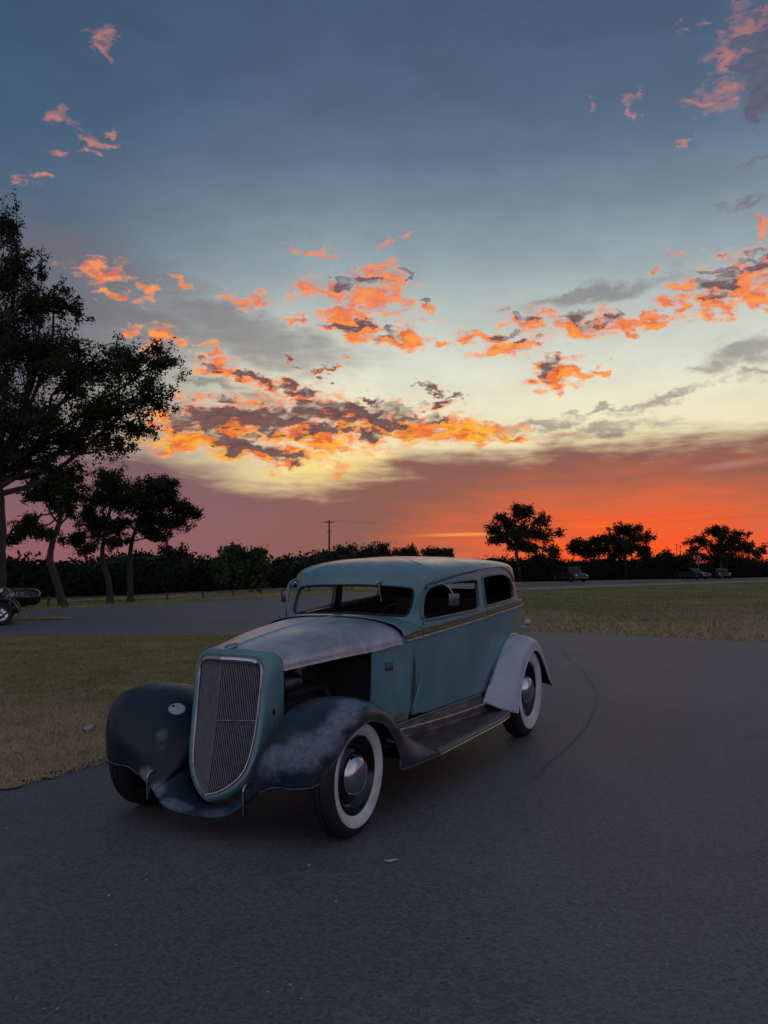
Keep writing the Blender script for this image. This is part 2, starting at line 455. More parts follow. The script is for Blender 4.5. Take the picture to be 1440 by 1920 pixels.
def tube(P, r, n=8, closed=False, cap=True, squash=None):
    P = np.asarray(P, float)
    m = len(P)
    rr = np.full(m, r) if np.isscalar(r) else np.asarray(r, float)
    T = np.gradient(P, axis=0) if not closed else np.roll(P, -1, 0) - np.roll(P, 1, 0)
    T /= np.linalg.norm(T, axis=1)[:, None] + 1e-12
    up = np.array([0, 0, 1.0]) if abs(T[0][2]) < 0.9 else np.array([1.0, 0, 0])
    V, F = [], []
    N = np.cross(T[0], up); N /= np.linalg.norm(N)
    for i in range(m):
        N = N - T[i] * (N @ T[i]); N /= np.linalg.norm(N) + 1e-12
        B = np.cross(T[i], N)
        for k in range(n):
            a = 2 * math.pi * k / n
            V.append(P[i] + rr[i] * (math.cos(a) * N * (squash or 1) + math.sin(a) * B))
    for i in range(m if closed else m - 1):
        for k in range(n):
            a, b = i * n + k, i * n + (k + 1) % n
            c, d = ((i + 1) % m) * n + (k + 1) % n, ((i + 1) % m) * n + k
            F.append((a, b, c, d))
    if cap and not closed:
        F.append(tuple(reversed(range(n)))); F.append(tuple(range((m - 1) * n, m * n)))
    return V, F

def lathe(prof, n=48, axis='Y'):
    """profile of (radius, along) revolved"""
    V, F = [], []
    for k in range(n):
        a = 2 * math.pi * k / n
        for r, w in prof:
            p = (r * math.cos(a), w, r * math.sin(a)) if axis == 'Y' else (r * math.cos(a), r * math.sin(a), w) if axis == 'Z' else (w, r * math.cos(a), r * math.sin(a))
            V.append(p)
    m = len(prof)
    for k in range(n):
        k2 = (k + 1) % n
        for j in range(m - 1):
            F.append((k * m + j, k * m + j + 1, k2 * m + j + 1, k2 * m + j))
    return V, F

def box(cx, cy, cz, sx, sy, sz, bev=0.0, rot=None):
    bm = bmesh.new()
    bmesh.ops.create_cube(bm, size=1.0)
    bmesh.ops.scale(bm, vec=(sx, sy, sz), verts=bm.verts)
    if bev:
        bmesh.ops.bevel(bm, geom=list(bm.edges), offset=bev, segments=2, affect='EDGES', profile=0.5)
    if rot: bmesh.ops.rotate(bm, matrix=Euler(rot).to_matrix(), verts=bm.verts)
    bmesh.ops.translate(bm, vec=(cx, cy, cz), verts=bm.verts)
    bm.verts.index_update()
    g = [tuple(v.co) for v in bm.verts], [tuple(v.index for v in f.verts) for f in bm.faces]
    bm.free()
    return g

def ellipsoid(c, s, nu=20, nv=12, rot=None):
    V, F = [], []
    for i in range(nv + 1):
        t = math.pi * i / nv
        for j in range(nu):
            a = 2 * math.pi * j / nu
            v = Vector((s[0] * math.sin(t) * math.cos(a), s[1] * math.sin(t) * math.sin(a), s[2] * math.cos(t)))
            if rot: v = Euler(rot).to_matrix() @ v
            V.append(tuple(v + Vector(c)))
    for i in range(nv):
        for j in range(nu):
            F.append((i * nu + j, (i + 1) * nu + j, (i + 1) * nu + (j + 1) % nu, i * nu + (j + 1) % nu))
    return V, F

# ------------------------------------------------------------------ materials
def material(name):
    m = bpy.data.materials.new(name)
    m.use_nodes = True
    s = NT(m.node_tree)
    b = s.node('ShaderNodeBsdfPrincipled')
    o = s.node('ShaderNodeOutputMaterial')
    s.l.new(b.outputs[0], o.inputs[0])
    tc = s.node('ShaderNodeTexCoord')
    return m, s, b, tc.outputs['Object']

def bump(s, b, h, strength=0.2, dist=0.01):
    n = s.node('ShaderNodeBump')
    n.inputs['Strength'].default_value = strength
    n.inputs['Distance'].default_value = dist
    s.put(n.inputs['Height'], h)
    s.l.new(n.outputs[0], b.inputs['Normal'])

def simple(name, col, rough=0.5, metal=0.0, var=0.25, scale=12.0, bmp=0.0, spec=0.5):
    m, s, b, P = material(name)
    n = s.noise(P, scale, 5, 0.6)
    k = s.step(n, 0.3, 0.7, 1 - var, 1 + var)
    s.put(b.inputs['Base Color'], s.vmath('SCALE', (col[0], col[1], col[2]), s=k))
    s.put(b.inputs['Roughness'], s.step(n, 0.25, 0.75, max(0.02, rough * 0.8), min(1, rough * 1.2)))
    b.inputs['Metallic'].default_value = metal
    b.inputs['Specular IOR Level'].default_value = spec
    if bmp: bump(s, b, n, bmp)
    return m

def spot(s, P, c, r, edge=0.35, nscale=14.0, namp=0.6):
    """worn patch: 1 inside an ellipsoid with a ragged edge"""
    q = s.vmath('LENGTH', s.vmath('DIVIDE', s.vmath('SUBTRACT', P, c), r))
    q = s.math('ADD', q, s.math('MULTIPLY', s.math('SUBTRACT', s.noise(P, nscale, 5, 0.65), 0.5), namp))
    return s.step(q, 1.0, 1.0 - edge)

def teal_paint():
    m, s, b, P = material('weathered teal paint')
    big = s.noise(P, 2.2, 4, 0.55)
    mid = s.noise(s.mapping(P, sca=(1, 1, 0.35)), 9.0, 6, 0.65)
    c = s.ramp(big, [(0.3, (0.080, 0.195, 0.215, 1)), (0.52, (0.108, 0.245, 0.262, 1)), (0.72, (0.150, 0.290, 0.300, 1))])
    c = s.mix(s.step(mid, 0.52, 0.74, 0, 0.5), c, (0.20, 0.29, 0.30, 1))
    streak = s.noise(s.mapping(P, sca=(14, 14, 0.6)), 2.0, 4, 0.6)
    c = s.mix(s.step(streak, 0.60, 0.78, 0, 0.45), c, (0.045, 0.09, 0.10, 1))
    rust = s.noise(P, 26.0, 5, 0.7)
    c = s.mix(s.math('MULTIPLY', s.step(rust, 0.70, 0.76), 0.7), c, (0.10, 0.055, 0.04, 1))
    # roof top: some rubbed paint, mostly warm sky reflection put into the colour
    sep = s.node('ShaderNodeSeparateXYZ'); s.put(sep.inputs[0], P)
    wear_sheen = s.noise(s.mapping(P, sca=(0.5, 3.0, 1)), 3.0, 5, 0.6)
    topm = s.math('MULTIPLY', s.step(sep.outputs[2], 1.36, 1.46), s.step(wear_sheen, 0.36, 0.60))
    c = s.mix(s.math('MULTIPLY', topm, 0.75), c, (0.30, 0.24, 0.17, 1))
    wear_sheen2 = s.noise(s.mapping(P, loc=(4, 1, 0), sca=(0.6, 3.5, 1)), 3.4, 5, 0.6)
    topm2 = s.math('MULTIPLY', s.step(sep.outputs[2], 1.38, 1.46), s.step(wear_sheen2, 0.42, 0.62))
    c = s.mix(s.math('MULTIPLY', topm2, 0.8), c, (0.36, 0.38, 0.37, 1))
    c = s.mix(s.step(sep.outputs[2], 1.40, 1.475, 0, 0.62), c, s.mix(s.step(wear_sheen, 0.4, 0.6), (0.34, 0.35, 0.34, 1), (0.40, 0.33, 0.25, 1)))  # overall tan tint imitates the evening sky mirrored on the roof
    # bare metal at the foot of the cowl, grime beside the door gap
    c = s.mix(spot(s, P, (0.33, 0.53, 0.40), (0.09, 0.12, 0.075), 0.2, 20), c, (0.16, 0.125, 0.12, 1))
    c = s.mix(s.math('MULTIPLY', spot(s, P, (0.20, 0.55, 0.62), (0.035, 0.1, 0.30), 0.6, 18, 0.9), 0.85), c, (0.02, 0.022, 0.024, 1))
    s.put(b.inputs['Base Color'], c)
    s.put(b.inputs['Roughness'], s.step(mid, 0.3, 0.7, 0.28, 0.50))
    b.inputs['Coat Weight'].default_value = 0.55
    b.inputs['Coat Roughness'].default_value = 0.16
    bump(s, b, s.noise(P, 3.4, 4, 0.55), 0.12, 0.03)
    return m

def hood_metal():
    m, s, b, P = material('bare rubbed hood steel')
    n = s.noise(s.mapping(P, sca=(0.6, 2.0, 1)), 2.2, 4, 0.5)
    n2 = s.noise(P, 11.0, 6, 0.65)
    c = s.ramp(n, [(0.3, (0.45, 0.45, 0.48, 1)), (0.5, (0.52, 0.53, 0.57, 1)), (0.7, (0.59, 0.60, 0.64, 1))])
    sep = s.node('ShaderNodeSeparateXYZ'); s.put(sep.inputs[0], P)
    side = s.math('ABSOLUTE', sep.outputs[1])
    edge = s.step(s.math('SUBTRACT', s.math('ADD', 0.09, s.math('MULTIPLY', sep.outputs[0], -0.27)), s.math('SUBTRACT', side, 0.40)), 0.14, 0.0)
    c = s.mix(s.math('MULTIPLY', edge, s.step(n2, 0.4, 0.62, 0.1, 0.5)), c, (0.34, 0.25, 0.24, 1))
    c = s.mix(s.step(n2, 0.66, 0.82, 0, 0.25), c, (0.28, 0.22, 0.21, 1))
    s.put(b.inputs['Base Color'], c)
    b.inputs['Metallic'].default_value = 0.6
    s.put(b.inputs['Roughness'], s.step(n, 0.3, 0.7, 0.26, 0.42))
    bump(s, b, n2, 0.05, 0.01)
    return m

def fender_paint():
    m, s, b, P = material('dark blue fender paint sanded in places')
    n = s.noise(P, 5.0, 6, 0.6)
    fine = s.noise(s.mapping(P, sca=(0.55, 1.3, 1.3)), 34.0, 7, 0.72)
    c = s.ramp(n, [(0.3, (0.006, 0.013, 0.022, 1)), (0.7, (0.015, 0.03, 0.045, 1))])
    pale = (0.21, 0.25, 0.32, 1)
    def put(c, centre, rad, k, col=pale, e=0.6, ns=11, na=0.9):
        f = spot(s, P, centre, rad, e, ns, na)
        f = s.math('MULTIPLY', f, s.step(fine, 0.36, 0.62, k * 0.5, k))
        return s.mix(f, c, col)
    for (ce, ra, k) in SANDED:
        c = put(c, ce, ra, k)
    for (ce, ra, k) in RUSTY:
        c = put(c, ce, ra, k, (0.10, 0.068, 0.068, 1), 0.7)
    f = spot(s, P, OVAL[0], OVAL[1], 0.12, 40, 0.1)
    c = s.mix(f, c, (0.42, 0.50, 0.55, 1))
    f = spot(s, P, OVAL[2], (0.011, 0.011, 0.011), 0.2, 40, 0.0)
    c = s.mix(f, c, (0.004, 0.004, 0.005, 1))
    s.put(b.inputs['Base Color'], c)
    s.put(b.inputs['Roughness'], s.step(fine, 0.3, 0.7, 0.36, 0.5))
    b.inputs['Specular IOR Level'].default_value = 0.4
    bump(s, b, n, 0.05, 0.02)
    return m

def board_metal():
    m, s, b, P = material('rusty running board steel')
    n = s.noise(s.mapping(P, sca=(1, 2, 2)), 7.0, 6, 0.65)
    c = s.ramp(n, [(0.32, (0.045, 0.034, 0.036, 1)), (0.5, (0.095, 0.066, 0.064, 1)), (0.64, (0.17, 0.115, 0.105, 1)), (0.75, (0.28, 0.22, 0.21, 1))])
    s.put(b.inputs['Base Color'], c)
    b.inputs['Metallic'].default_value = 0.4
    s.put(b.inputs['Roughness'], s.step(n, 0.3, 0.7, 0.30, 0.5))
    bump(s, b, n, 0.08, 0.01)
    return m

def glass_mat(tint=0.9):
    m = bpy.data.materials.new('window glass')
    m.use_nodes = True
    s = NT(m.node_tree)
    t = s.node('ShaderNodeBsdfTransparent'); t.inputs[0].default_value = (tint, tint * 1.01, tint, 1)
    g = s.node('ShaderNodeBsdfGlossy'); g.inputs['Roughness'].default_value = 0.02
    lw = s.node('ShaderNodeFresnel'); lw.inputs[0].default_value = 1.12
    mx = s.node('ShaderNodeMixShader')
    s.l.new(lw.outputs[0], mx.inputs[0]); s.l.new(t.outputs[0], mx.inputs[1]); s.l.new(g.outputs[0], mx.inputs[2])
    o = s.node('ShaderNodeOutputMaterial'); s.l.new(mx.outputs[0], o.inputs[0])
    return m

# sanded and rusty places on the fenders (car coordinates): centre, radii, strength
SANDED = [((1.50, .755, .64), (.15, .10, .08), .85), ((1.36, .72, .69), (.15, .09, .06), .8), ((1.63, .74, .55), (.12, .10, .10), .85), ((1.70, .64, .49), (.09, .15, .11), .8),
          ((1.73, .53, .45), (.07, .16, .09), .7), ((1.71, .45, .40), (.07, .12, .10), .45), ((1.24, .76, .655), (.12, .06, .04), .6),
          ((1.62, -.345, .455), (.05, .035, .06), .5), ((1.62, -.33, .41), (.05, .035, .03), .55), ((1.72, -.36, .27), (.06, .05, .07), .85), ((1.71, -.29, .20), (.07, .07, .06), .85), ((1.73, -.14, .145), (.06, .14, .04), .7), ((1.73, .12, .14), (.06, .12, .04), .3)]
RUSTY = [((1.30, .80, .625), (.17, .045, .05), .8), ((1.12, .80, .56), (.12, .05, .10), .75), ((.85, .78, .38), (.30, .10, .12), .7), ((1.60, .77, .46), (.05, .03, .12), .6), ((1.40, -.5, .71), (.3, .14, .03), .5)]
OVAL = ((1.48, -.36, .592), (.06, .045, .036), (1.492, -.378, .606))

M = {
    'teal': teal_paint(), 'hood': hood_metal(), 'fender': fender_paint(), 'board': board_metal(), 'glass': glass_mat(),
    'primer': simple('pale grey primer', (0.47, 0.50, 0.56), 0.5, 0, 0.10, 6),
    'mustard': simple('mustard stripe paint', (0.20, 0.135, 0.045), 0.5, 0, 0.35, 18),
    'cream': simple('worn cream bead', (0.34, 0.34, 0.30), 0.45, 0, 0.3, 20),
    'tealtrim': simple('dull teal trim', (0.12, 0.17, 0.18), 0.45, 0, 0.25, 16),
    'chrome': simple('chrome', (0.62, 0.62, 0.64), 0.07, 1.0, 0.05, 8),
    'dullchrome': simple('pitted chrome', (0.42, 0.41, 0.42), 0.24, 1.0, 0.25, 30),
    'steel': simple('dark bare steel', (0.16, 0.15, 0.16), 0.4, 0.9, 0.35, 14),
    'bead': simple('dull dark bead', (0.07, 0.07, 0.08), 0.5, 0.3, 0.4, 14),
    'black': simple('black underbody', (0.010, 0.010, 0.011), 0.7, 0, 0.3, 10),
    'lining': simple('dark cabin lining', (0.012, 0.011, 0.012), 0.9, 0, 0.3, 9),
    'gloss': simple('black wheel enamel', (0.008, 0.008, 0.010), 0.16, 0, 0.2, 8),
    'rubber': simple('tyre rubber', (0.014, 0.014, 0.015), 0.75, 0, 0.25, 40, 0.1),
    'white': simple('whitewall rubber', (0.60, 0.595, 0.58), 0.6, 0, 0.2, 7),
    'bar': simple('grille bar steel', (0.36, 0.36, 0.38), 0.45, 0.3, 0.2, 30),
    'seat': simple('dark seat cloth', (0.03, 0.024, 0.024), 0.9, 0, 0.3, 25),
    'rust': simple('rust plate', (0.12, 0.115, 0.12), 0.7, 0, 0.3, 40),
    'lamp': simple('tail lamp shell', (0.42, 0.42, 0.42), 0.3, 0.5, 0.15, 20),
}

# ================================================================== THE CAR (x forward, y to its left, z up)
CAR_LOC, CAR_RZ = (-0.202, 5.977, 0.0), R(-116.64)
car = empty('vintage_sedan', CAR_LOC, CAR_RZ, 'chopped teal two-door vintage sedan with dark front fenders, white rear fenders and no hood sides', 'car')

C_PTS = [(.62, .455), (.55, .475), (.3, .53), (.1, .568), (-.2, .615), (-.6, .652), (-1, .67), (-1.5, .675), (-1.75, .66), (-1.93, .625), (-2.06, .55), (-2.13, .42), (-2.16, .22), (-2.165, 0)]
D_PTS = [(.205, 0), (.20, .15), (.185, .30), (.155, .42), (.13, .485), (.10, .53), (.065, .556), (.02, .572), (-.06, .592), (-.2, .612), (-.6, .65), (-1.0, .668), (-1.5, .672), (-1.75, .657), (-1.92, .62), (-2.03, .55), (-2.10, .42), (-2.13, .22), (-2.135, 0)]
CC = resample(crom(C_PTS, 600), 240)
DC = resample(crom(D_PTS, 700), 300)
def belt_lo(x): return herm([.6, .3, .1, -.3, -.9, -1.73, -2.17], [.882, .912, .931, .967, 1.011, 1.058, 1.07], x)
def belt_hi(x): return herm([.6, .3, .1, -.3, -.92, -1.75, -2.17], [.93, .962, .981, 1.012, 1.055, 1.105, 1.118], x)
def sill(x): return herm([.65, .36, -.14, -.8, -1.6, -2.17], [.385, .392, .419, .430, .46, .47], x)
def hood_lo(x): return herm([.25, .33, .6, .9, 1.34], [.918, .915, .89, .872, .836], x)
def hood_w(x): return herm([.25, .33, .9, 1.34], [.552, .535, .395, .268], x)
def hood_top(x): return herm([.25, .33, .9, 1.2, 1.45], [1.067, 1.066, 1.028, .992, .957], x)
def Cy(x): return np.interp(x, CC[::-1, 0], CC[::-1, 1])
def Dy(x):
    k = DC[:, 0].argmax()
    return np.interp(x, DC[k + 40:][::-1, 0], DC[k + 40:][::-1, 1])
def low_prof(z, x): return 1.0 - 0.055 * np.clip((0.80 - z) / 0.42, 0, 1)**2
def y_side(x, z):
    """half width of the body side at (x, z)"""
    up = z > belt_hi(x) - 0.004
    return np.where(up, Dy(x) * (1 - 0.17 * (z - 1.0)), Cy(x) * low_prof(z, x))

# --- lower body
nz = 36
x = CC[:, 0][:, None]; y = CC[:, 1][:, None]
ztop = np.where(x > .315, np.minimum(hood_lo(x) - .004, belt_hi(x)), belt_hi(x))
t = np.linspace(0, 1, nz)[None, :]
Z = sill(x) + (ztop - sill(x)) * t
tuck = low_prof(Z, x)
LOW = np.stack([np.where(x < -1.9, x * (1 + 0 * Z) - 0.06 * (1 - t) * 0, x + 0 * Z), y * tuck, Z], -1)
# --- greenhouse and roof
nside, nroof = 30, 26
bx0 = DC[:, 0]; by0 = DC[:, 1]
zs = herm([.21, .08, 0, -.15, -.48, -.83, -1.38, -1.6, -1.9, -2.14], [1.288, 1.288, 1.296, 1.322, 1.36, 1.39, 1.415, 1.405, 1.36, 1.33], bx0)
zb = belt_hi(np.minimum(bx0, .1))
wf = np.clip((bx0 + .12) / .22, 0, 1); wf = wf * wf * (3 - 2 * wf)
wr = np.clip((-1.55 - bx0) / .45, 0, 1); wr = wr * wr * (3 - 2 * wr)
rows = []
for k in range(nside):
    z = zb + (zs - zb) * k / (nside - 1)
    dz = z - 1.0
    rows.append(np.stack([bx0 - .47 * dz * wf + .28 * dz * wr, by0 * (1 - .17 * dz), z], -1))
ed = rows[-1]
T = np.stack([np.clip(ed[:, 0], -1.45, -.5), 0 * by0, 0 * by0], -1)
zt = herm([-.5, -.85, -1.2, -1.45], [1.474, 1.49, 1.490, 1.480], T[:, 0])
for k in range(1, nroof + 1):
    q = (k / nroof)**1.6
    h = (1 - (1 - q)**2.25)**(1 / 2.25)
    rows.append(np.stack([ed[:, 0] + (T[:, 0] - ed[:, 0]) * q, ed[:, 1] * (1 - q), zs + (zt - zs) * h], -1))
UP = np.stack(rows, 1)

def smooth_poly(p, n=140): return crom(p, n, True)
W1 = smooth_poly([(.062, 1.075), (.052, 1.15), (.015, 1.23), (-.06, 1.268), (-.3, 1.292), (-.70, 1.308), (-.772, 1.30), (-.79, 1.265), (-.785, 1.14), (-.765, 1.10), (-.66, 1.078), (-.3, 1.058), (.0, 1.043), (.045, 1.048)])
W2 = smooth_poly([(-.915, 1.125), (-.907, 1.29), (-.935, 1.325), (-1.25, 1.343), (-1.45, 1.335), (-1.57, 1.295), (-1.63, 1.225), (-1.62, 1.165), (-1.56, 1.135), (-1.3, 1.118), (-.945, 1.10)])
WS = np.array([(0, 1.085), (.25, 1.078), (.41, 1.072), (.452, 1.083), (.466, 1.115), (.468, 1.2), (.458, 1.24), (.425, 1.258), (.25, 1.270), (0, 1.275)])
WS = smooth_poly(np.vstack([WS, (WS[1:-1] * [-1, 1])[::-1]]), 200)
RW = smooth_poly([(-.13, 1.21), (0, 1.207), (.13, 1.21), (.16, 1.25), (.13, 1.295), (0, 1.30), (-.13, 1.295), (-.16, 1.25)])
DOOR = np.array([(.232, .402), (.19, .50), (.155, .62), (.125, .78), (.112, .93), (.10, 1.08), (.088, 1.16), (.05, 1.237), (.0, 1.272), (-.15, 1.298), (-.48, 1.340), (-.78, 1.368), (-.832, 1.372), (-.842, 1.34), (-.862, 1.2), (-.885, 1.06), (-.895, .96), (-.875, .75), (-.83, .55), (-.778, .436), (-.3, .428), (.05, .412)])
DOORP = resample(np.vstack([DOOR, DOOR[:1]]), 260)[:-1]

KF = int(np.argmax(DC[:, 1] > .550))
FRONT = (np.arange(300) < KF)[:, None]     # stations on the windshield face, not on the side
def keep_body(G, upper):
    X, Y, Zz = G[..., 0], G[..., 1], G[..., 2]
    s = sdf_poly(DOORP, X, Zz) - np.where(Zz > 1.0, .002, .004)
    s = np.where((Y > .35) & (X < .5), s, 1.0)
    if upper:
        s = np.where(FRONT, 1.0, s)
        side = (Y > .35) & (X < .0)
        s = np.minimum(s, np.where(side, sdf_poly(W2, X, Zz), 1.0))
        s = np.minimum(s, np.where(FRONT, sdf_poly(WS, Y, Zz), 1.0))
        s = np.minimum(s, np.where(X < -1.85, sdf_poly(RW, Y, Zz), 1.0))
    return s
def keep_door(G, upper):
    X, Y, Zz = G[..., 0], G[..., 1], G[..., 2]
    wid = np.where(Zz > 1.0, .002, .003) + 0.014 * np.clip((.80 - Zz) / .2, 0, 1) * np.clip((X - .0) / .1, 0, 1)   # the front gap is torn wider low down
    s = -sdf_poly(DOORP, X, Zz) - wid
    s = np.where(Y > .35, s, -1.0)
    if upper: s = np.where(FRONT, -1.0, np.minimum(s, sdf_poly(W1, X, Zz)))
    return s

half = join(sheet(LOW, keep_body(LOW, False)), sheet(UP, keep_body(UP, True)))
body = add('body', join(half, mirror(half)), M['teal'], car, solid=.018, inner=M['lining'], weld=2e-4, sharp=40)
dgeo = join(sheet(LOW, keep_door(LOW, False)), sheet(UP, keep_door(UP, True)))
doors = []
for sgn in (1, -1):
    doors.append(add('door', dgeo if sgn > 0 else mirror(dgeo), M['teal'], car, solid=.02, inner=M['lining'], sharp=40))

def on_side(pts, off=0.0, sgn=1):
    pts = np.asarray(pts, float)
    return np.stack([pts[:, 0], (y_side(pts[:, 0], pts[:, 1]) + off) * sgn, pts[:, 1]], -1)
def both(name, fn, mat, parents, **kw):
    """left and right copies of a part"""
    out = []
    g = fn()
    for sgn, p in ((1, parents[0]), (-1, parents[1])):
        out.append(add(name, g if sgn > 0 else mirror(g), mat, p, **kw))
    return out

def band(x0, x1, lo, hi, off, n=60):
    xs = np.linspace(x0, x1, n)
    prof = [(0, .0), (.12, off), (.5, off * 1.5), (.88, off), (1, .0)]
    G = []
    for xx in xs:
        a, b = float(lo(xx)), float(hi(xx))
        base = float(Cy(xx))
        G.append([(xx, base * float(low_prof(np.array(a), xx)) + o, a + (b - a) * q) for q, o in prof])
    return sheet(np.array(G))
for (x0, x1, par) in ((.295, .112, (body, body)), (.100, -.886, (doors[0], doors[1])), (-.902, -1.98, (body, body))):
    both('belt_stripe', lambda: band(x0, x1, lambda q: belt_lo(q) + .012, belt_hi, .007), M['mustard'], par, solid=.004)
    both('lower_belt_bead', lambda: tube([(q, float(Cy(q)) + .006, float(belt_lo(q)) + .006) for q in np.linspace(x0, x1, 50)], .0085, 8), M['cream'], par)
    both('upper_belt_bead', lambda: tube([(q, float(Dy(min(q, .06))) * .998 + .006, float(belt_hi(q)) + .005) for q in np.linspace(min(x0, .09), x1, 50)] if x1 < .1 else tube([(q, float(Cy(q)) + .004, float(belt_hi(q)) + .004) for q in np.linspace(x0, x1, 12)], .006, 8)[0][::8], .006, 8), M['tealtrim'], par)

# window reveals, drip rail
both('window_frame', lambda: tube(on_side(W1, .003), .0085, 6, True), M['tealtrim'], doors)
both('window_frame', lambda: tube(on_side(W2, .003), .0085, 6, True), M['tealtrim'], (body, body))
drip = crom([(.108, 1.10), (.103, 1.16), (.066, 1.245), (.01, 1.288), (-.146, 1.316), (-.479, 1.358), (-.828, 1.388), (-1.25, 1.408), (-1.45, 1.398), (-1.60, 1.355), (-1.69, 1.28)], 90)
both('drip_rail', lambda: tube(on_side(drip, .004), .008, 6), M['teal'], (body, body))
both('hinge', lambda: join(tube([(.118, .588, 1.005), (.118, .588, 1.055)], .009, 8), box(.123, .58, 1.03, .03, .012, .03, .003)), M['teal'], doors)
def ws_pts(poly, off):
    o = []
    for yy, zz in poly:
        yb = abs(yy) / (1 - .17 * (zz - 1))
        o.append((np.interp(yb, DC[:100, 1], DC[:100, 0]) - .47 * (zz - 1.0) * np.interp(yb, DC[:100, 1], wf[:100]) + off, yy, zz))
    return np.array(o)
wsf = add('windshield_frame', tube(ws_pts(WS, .002), .0075, 6, True), M['black'], car)
def pane(poly, fn):
    c = poly.mean(0)
    rings = [fn(c + (poly - c) * k) for k in np.linspace(0.02, 1.0, 9)]
    return sheet(np.stack(rings, 1), close_u=True)
add('windshield', pane(WS, lambda p: ws_pts(p, -.012)), M['glass'], car)
wk = add('wiper_motor', join(tube([(.055, .215, 1.288), (.085, .215, 1.302)], .012, 10), tube([(.07, .20, 1.300), (.07, .235, 1.300)], .007, 8)), M['dullchrome'], car)
add('wiper_arm', tube([(.075, .222, 1.296), (.088, .232, 1.25), (.112, .262, 1.165)], [.005, .004, .003], 6), M['steel'], wk)

# --- cowl top between hood and windshield
cow = []
for a in np.linspace(0, 1, 81):
    th = math.pi * a
    n = 2.5
    cs, sn = math.cos(th), math.sin(th)
    h = np.array((.345, .540 * np.sign(cs) * abs(cs)**(2 / n), .948 + (1.071 - .948) * abs(sn)**(2 / n)))
    yy = h[1] / .540 * .566
    k = np.argmin(np.abs(DC[:110, 1] - abs(yy)))
    ze = .985 + (1.068 - .985) * (1 - min(1, (abs(yy) / .566))**4)
    e = np.array((DC[k, 0] - .47 * (ze - 1) * wf[k] + .002, yy * .998, ze))
    mid = (h + e) / 2 + np.array((0, 0, .004))
    cow.append(crom([h, mid, e], 9))
add('cowl', sheet(np.array(cow)), M['teal'], body, solid=.006, sharp=50)

# --- hood
H = []
for u in np.linspace(0, 1, 60):
    row = []
    for a in np.linspace(0, 1, 73):
        th = math.pi * a
        cs, sn = math.cos(th), abs(math.sin(th))
        xf0 = 1.345 + .108 * sn**1.3
        xx = xf0 + (.338 - xf0) * u
        n = 2.5
        ww, zl, ztp = float(hood_w(min(xx, 1.34))), float(hood_lo(min(xx, 1.34))), float(hood_top(xx))
        yy = ww * np.sign(cs) * abs(cs)**(2 / n)
        zz = zl + (ztp - zl) * sn**(2 / n) + .004 * math.exp(-(yy / .02)**2)
        row.append((xx, yy, zz))
    f, l = row[0], row[-1]
    row = [(f[0], f[1] - .012, f[2] - .006), (f[0], f[1] + .003, f[2] - .010)] + row + [(l[0], l[1] - .003, l[2] - .010), (l[0], l[1] + .012, l[2] - .006)]
    H.append(row)
hood = add('hood', sheet(np.array(H)), M['hood'], car, solid=.004, inner=M['black'], sharp=45)
add('hood_hinge', tube([(q, 0, float(hood_top(q)) + .004) for q in np.linspace(1.42, .345, 30)], .005, 6), M['hood'], hood)

# --- grille shell, grille
G_OUT = np.array([(0, .195), (.05, .208), (.10, .235), (.155, .288), (.188, .37), (.203, .50), (.209, .66), (.212, .79), (.206, .855), (.172, .892), (.09, .903), (0, .907)])
S_REAR = np.array([(1.625, 0, .158), (1.60, .068, .168), (1.555, .135, .195), (1.475, .205, .262), (1.395, .250, .355), (1.335, .268, .50), (1.335, .275, .66), (1.34, .276, .80), (1.345, .262, .90), (1.37, .205, .934), (1.42, .11, .953), (1.455, 0, .958)])
def xg(yy, zz): return herm([.19, .334, .573, .827, .91], [1.655, 1.623, 1.577, 1.546, 1.530], zz) - .42 * np.abs(yy)
go = crom(G_OUT, 120)
gr = crom(S_REAR, 120)
nrm = np.gradient(go, axis=0); nrm /= np.linalg.norm(nrm, axis=1)[:, None]
nrm = np.stack([nrm[:, 1], -nrm[:, 0]], -1)
def ring(off, dx): 
    p = go + nrm * off
    return np.stack([xg(np.minimum(np.abs(go[:, 0]), .21), go[:, 1]) + dx, np.maximum(p[:, 0], 0), p[:, 1]], -1)
r0, r1, r2, r3 = ring(-.004, -.03), ring(.0, .0), ring(.024, .005), ring(.042, -.012)
for r_ in (r0, r1, r2, r3): r_[0, 1] = 0; r_[-1, 1] = 0
mid = (r3 * .55 + gr * .45); mid[:, 1:] += nrm * .007 * np.sin(np.linspace(0, math.pi, 120))[:, None]
mid[0, 1] = 0; mid[-1, 1] = 0
SH = np.stack([crom(np.stack([r0[i], r1[i], r2[i], r3[i], mid[i], gr[i]]), 26) for i in range(120)], 0)
sg = flip(sheet(SH))
shell = add('grille_shell', join(sg, mirror(sg)), M['teal'], car, solid=.004, inner=M['black'], weld=1e-4, sharp=45)
go_full = np.vstack([go, (go[1:-1] * [-1, 1])[::-1]])
gb = []
for zz in np.linspace(.20, .90, 40):
    kx = int(np.argmax(go[:, 0]))
    wv = min(np.interp(zz, go[:kx + 1, 1], go[:kx + 1, 0]), np.interp(zz, go[kx:, 1], go[kx:, 0])) if zz > .79 else np.interp(zz, go[:kx + 1, 1], go[:kx + 1, 0])
    gb.append([(float(xg(yy, zz)) - .022, yy, zz) for yy in np.linspace(-wv, wv, 17)])
grille = add('grille', sheet(np.array(gb)), M['black'], car, solid=.004)
gp = np.stack([xg(go_full[:, 0], go_full[:, 1]) + .004, go_full[:, 0], go_full[:, 1]], -1)
add('chrome_surround', tube(gp, .0075, 8, True), M['dullchrome'], grille)
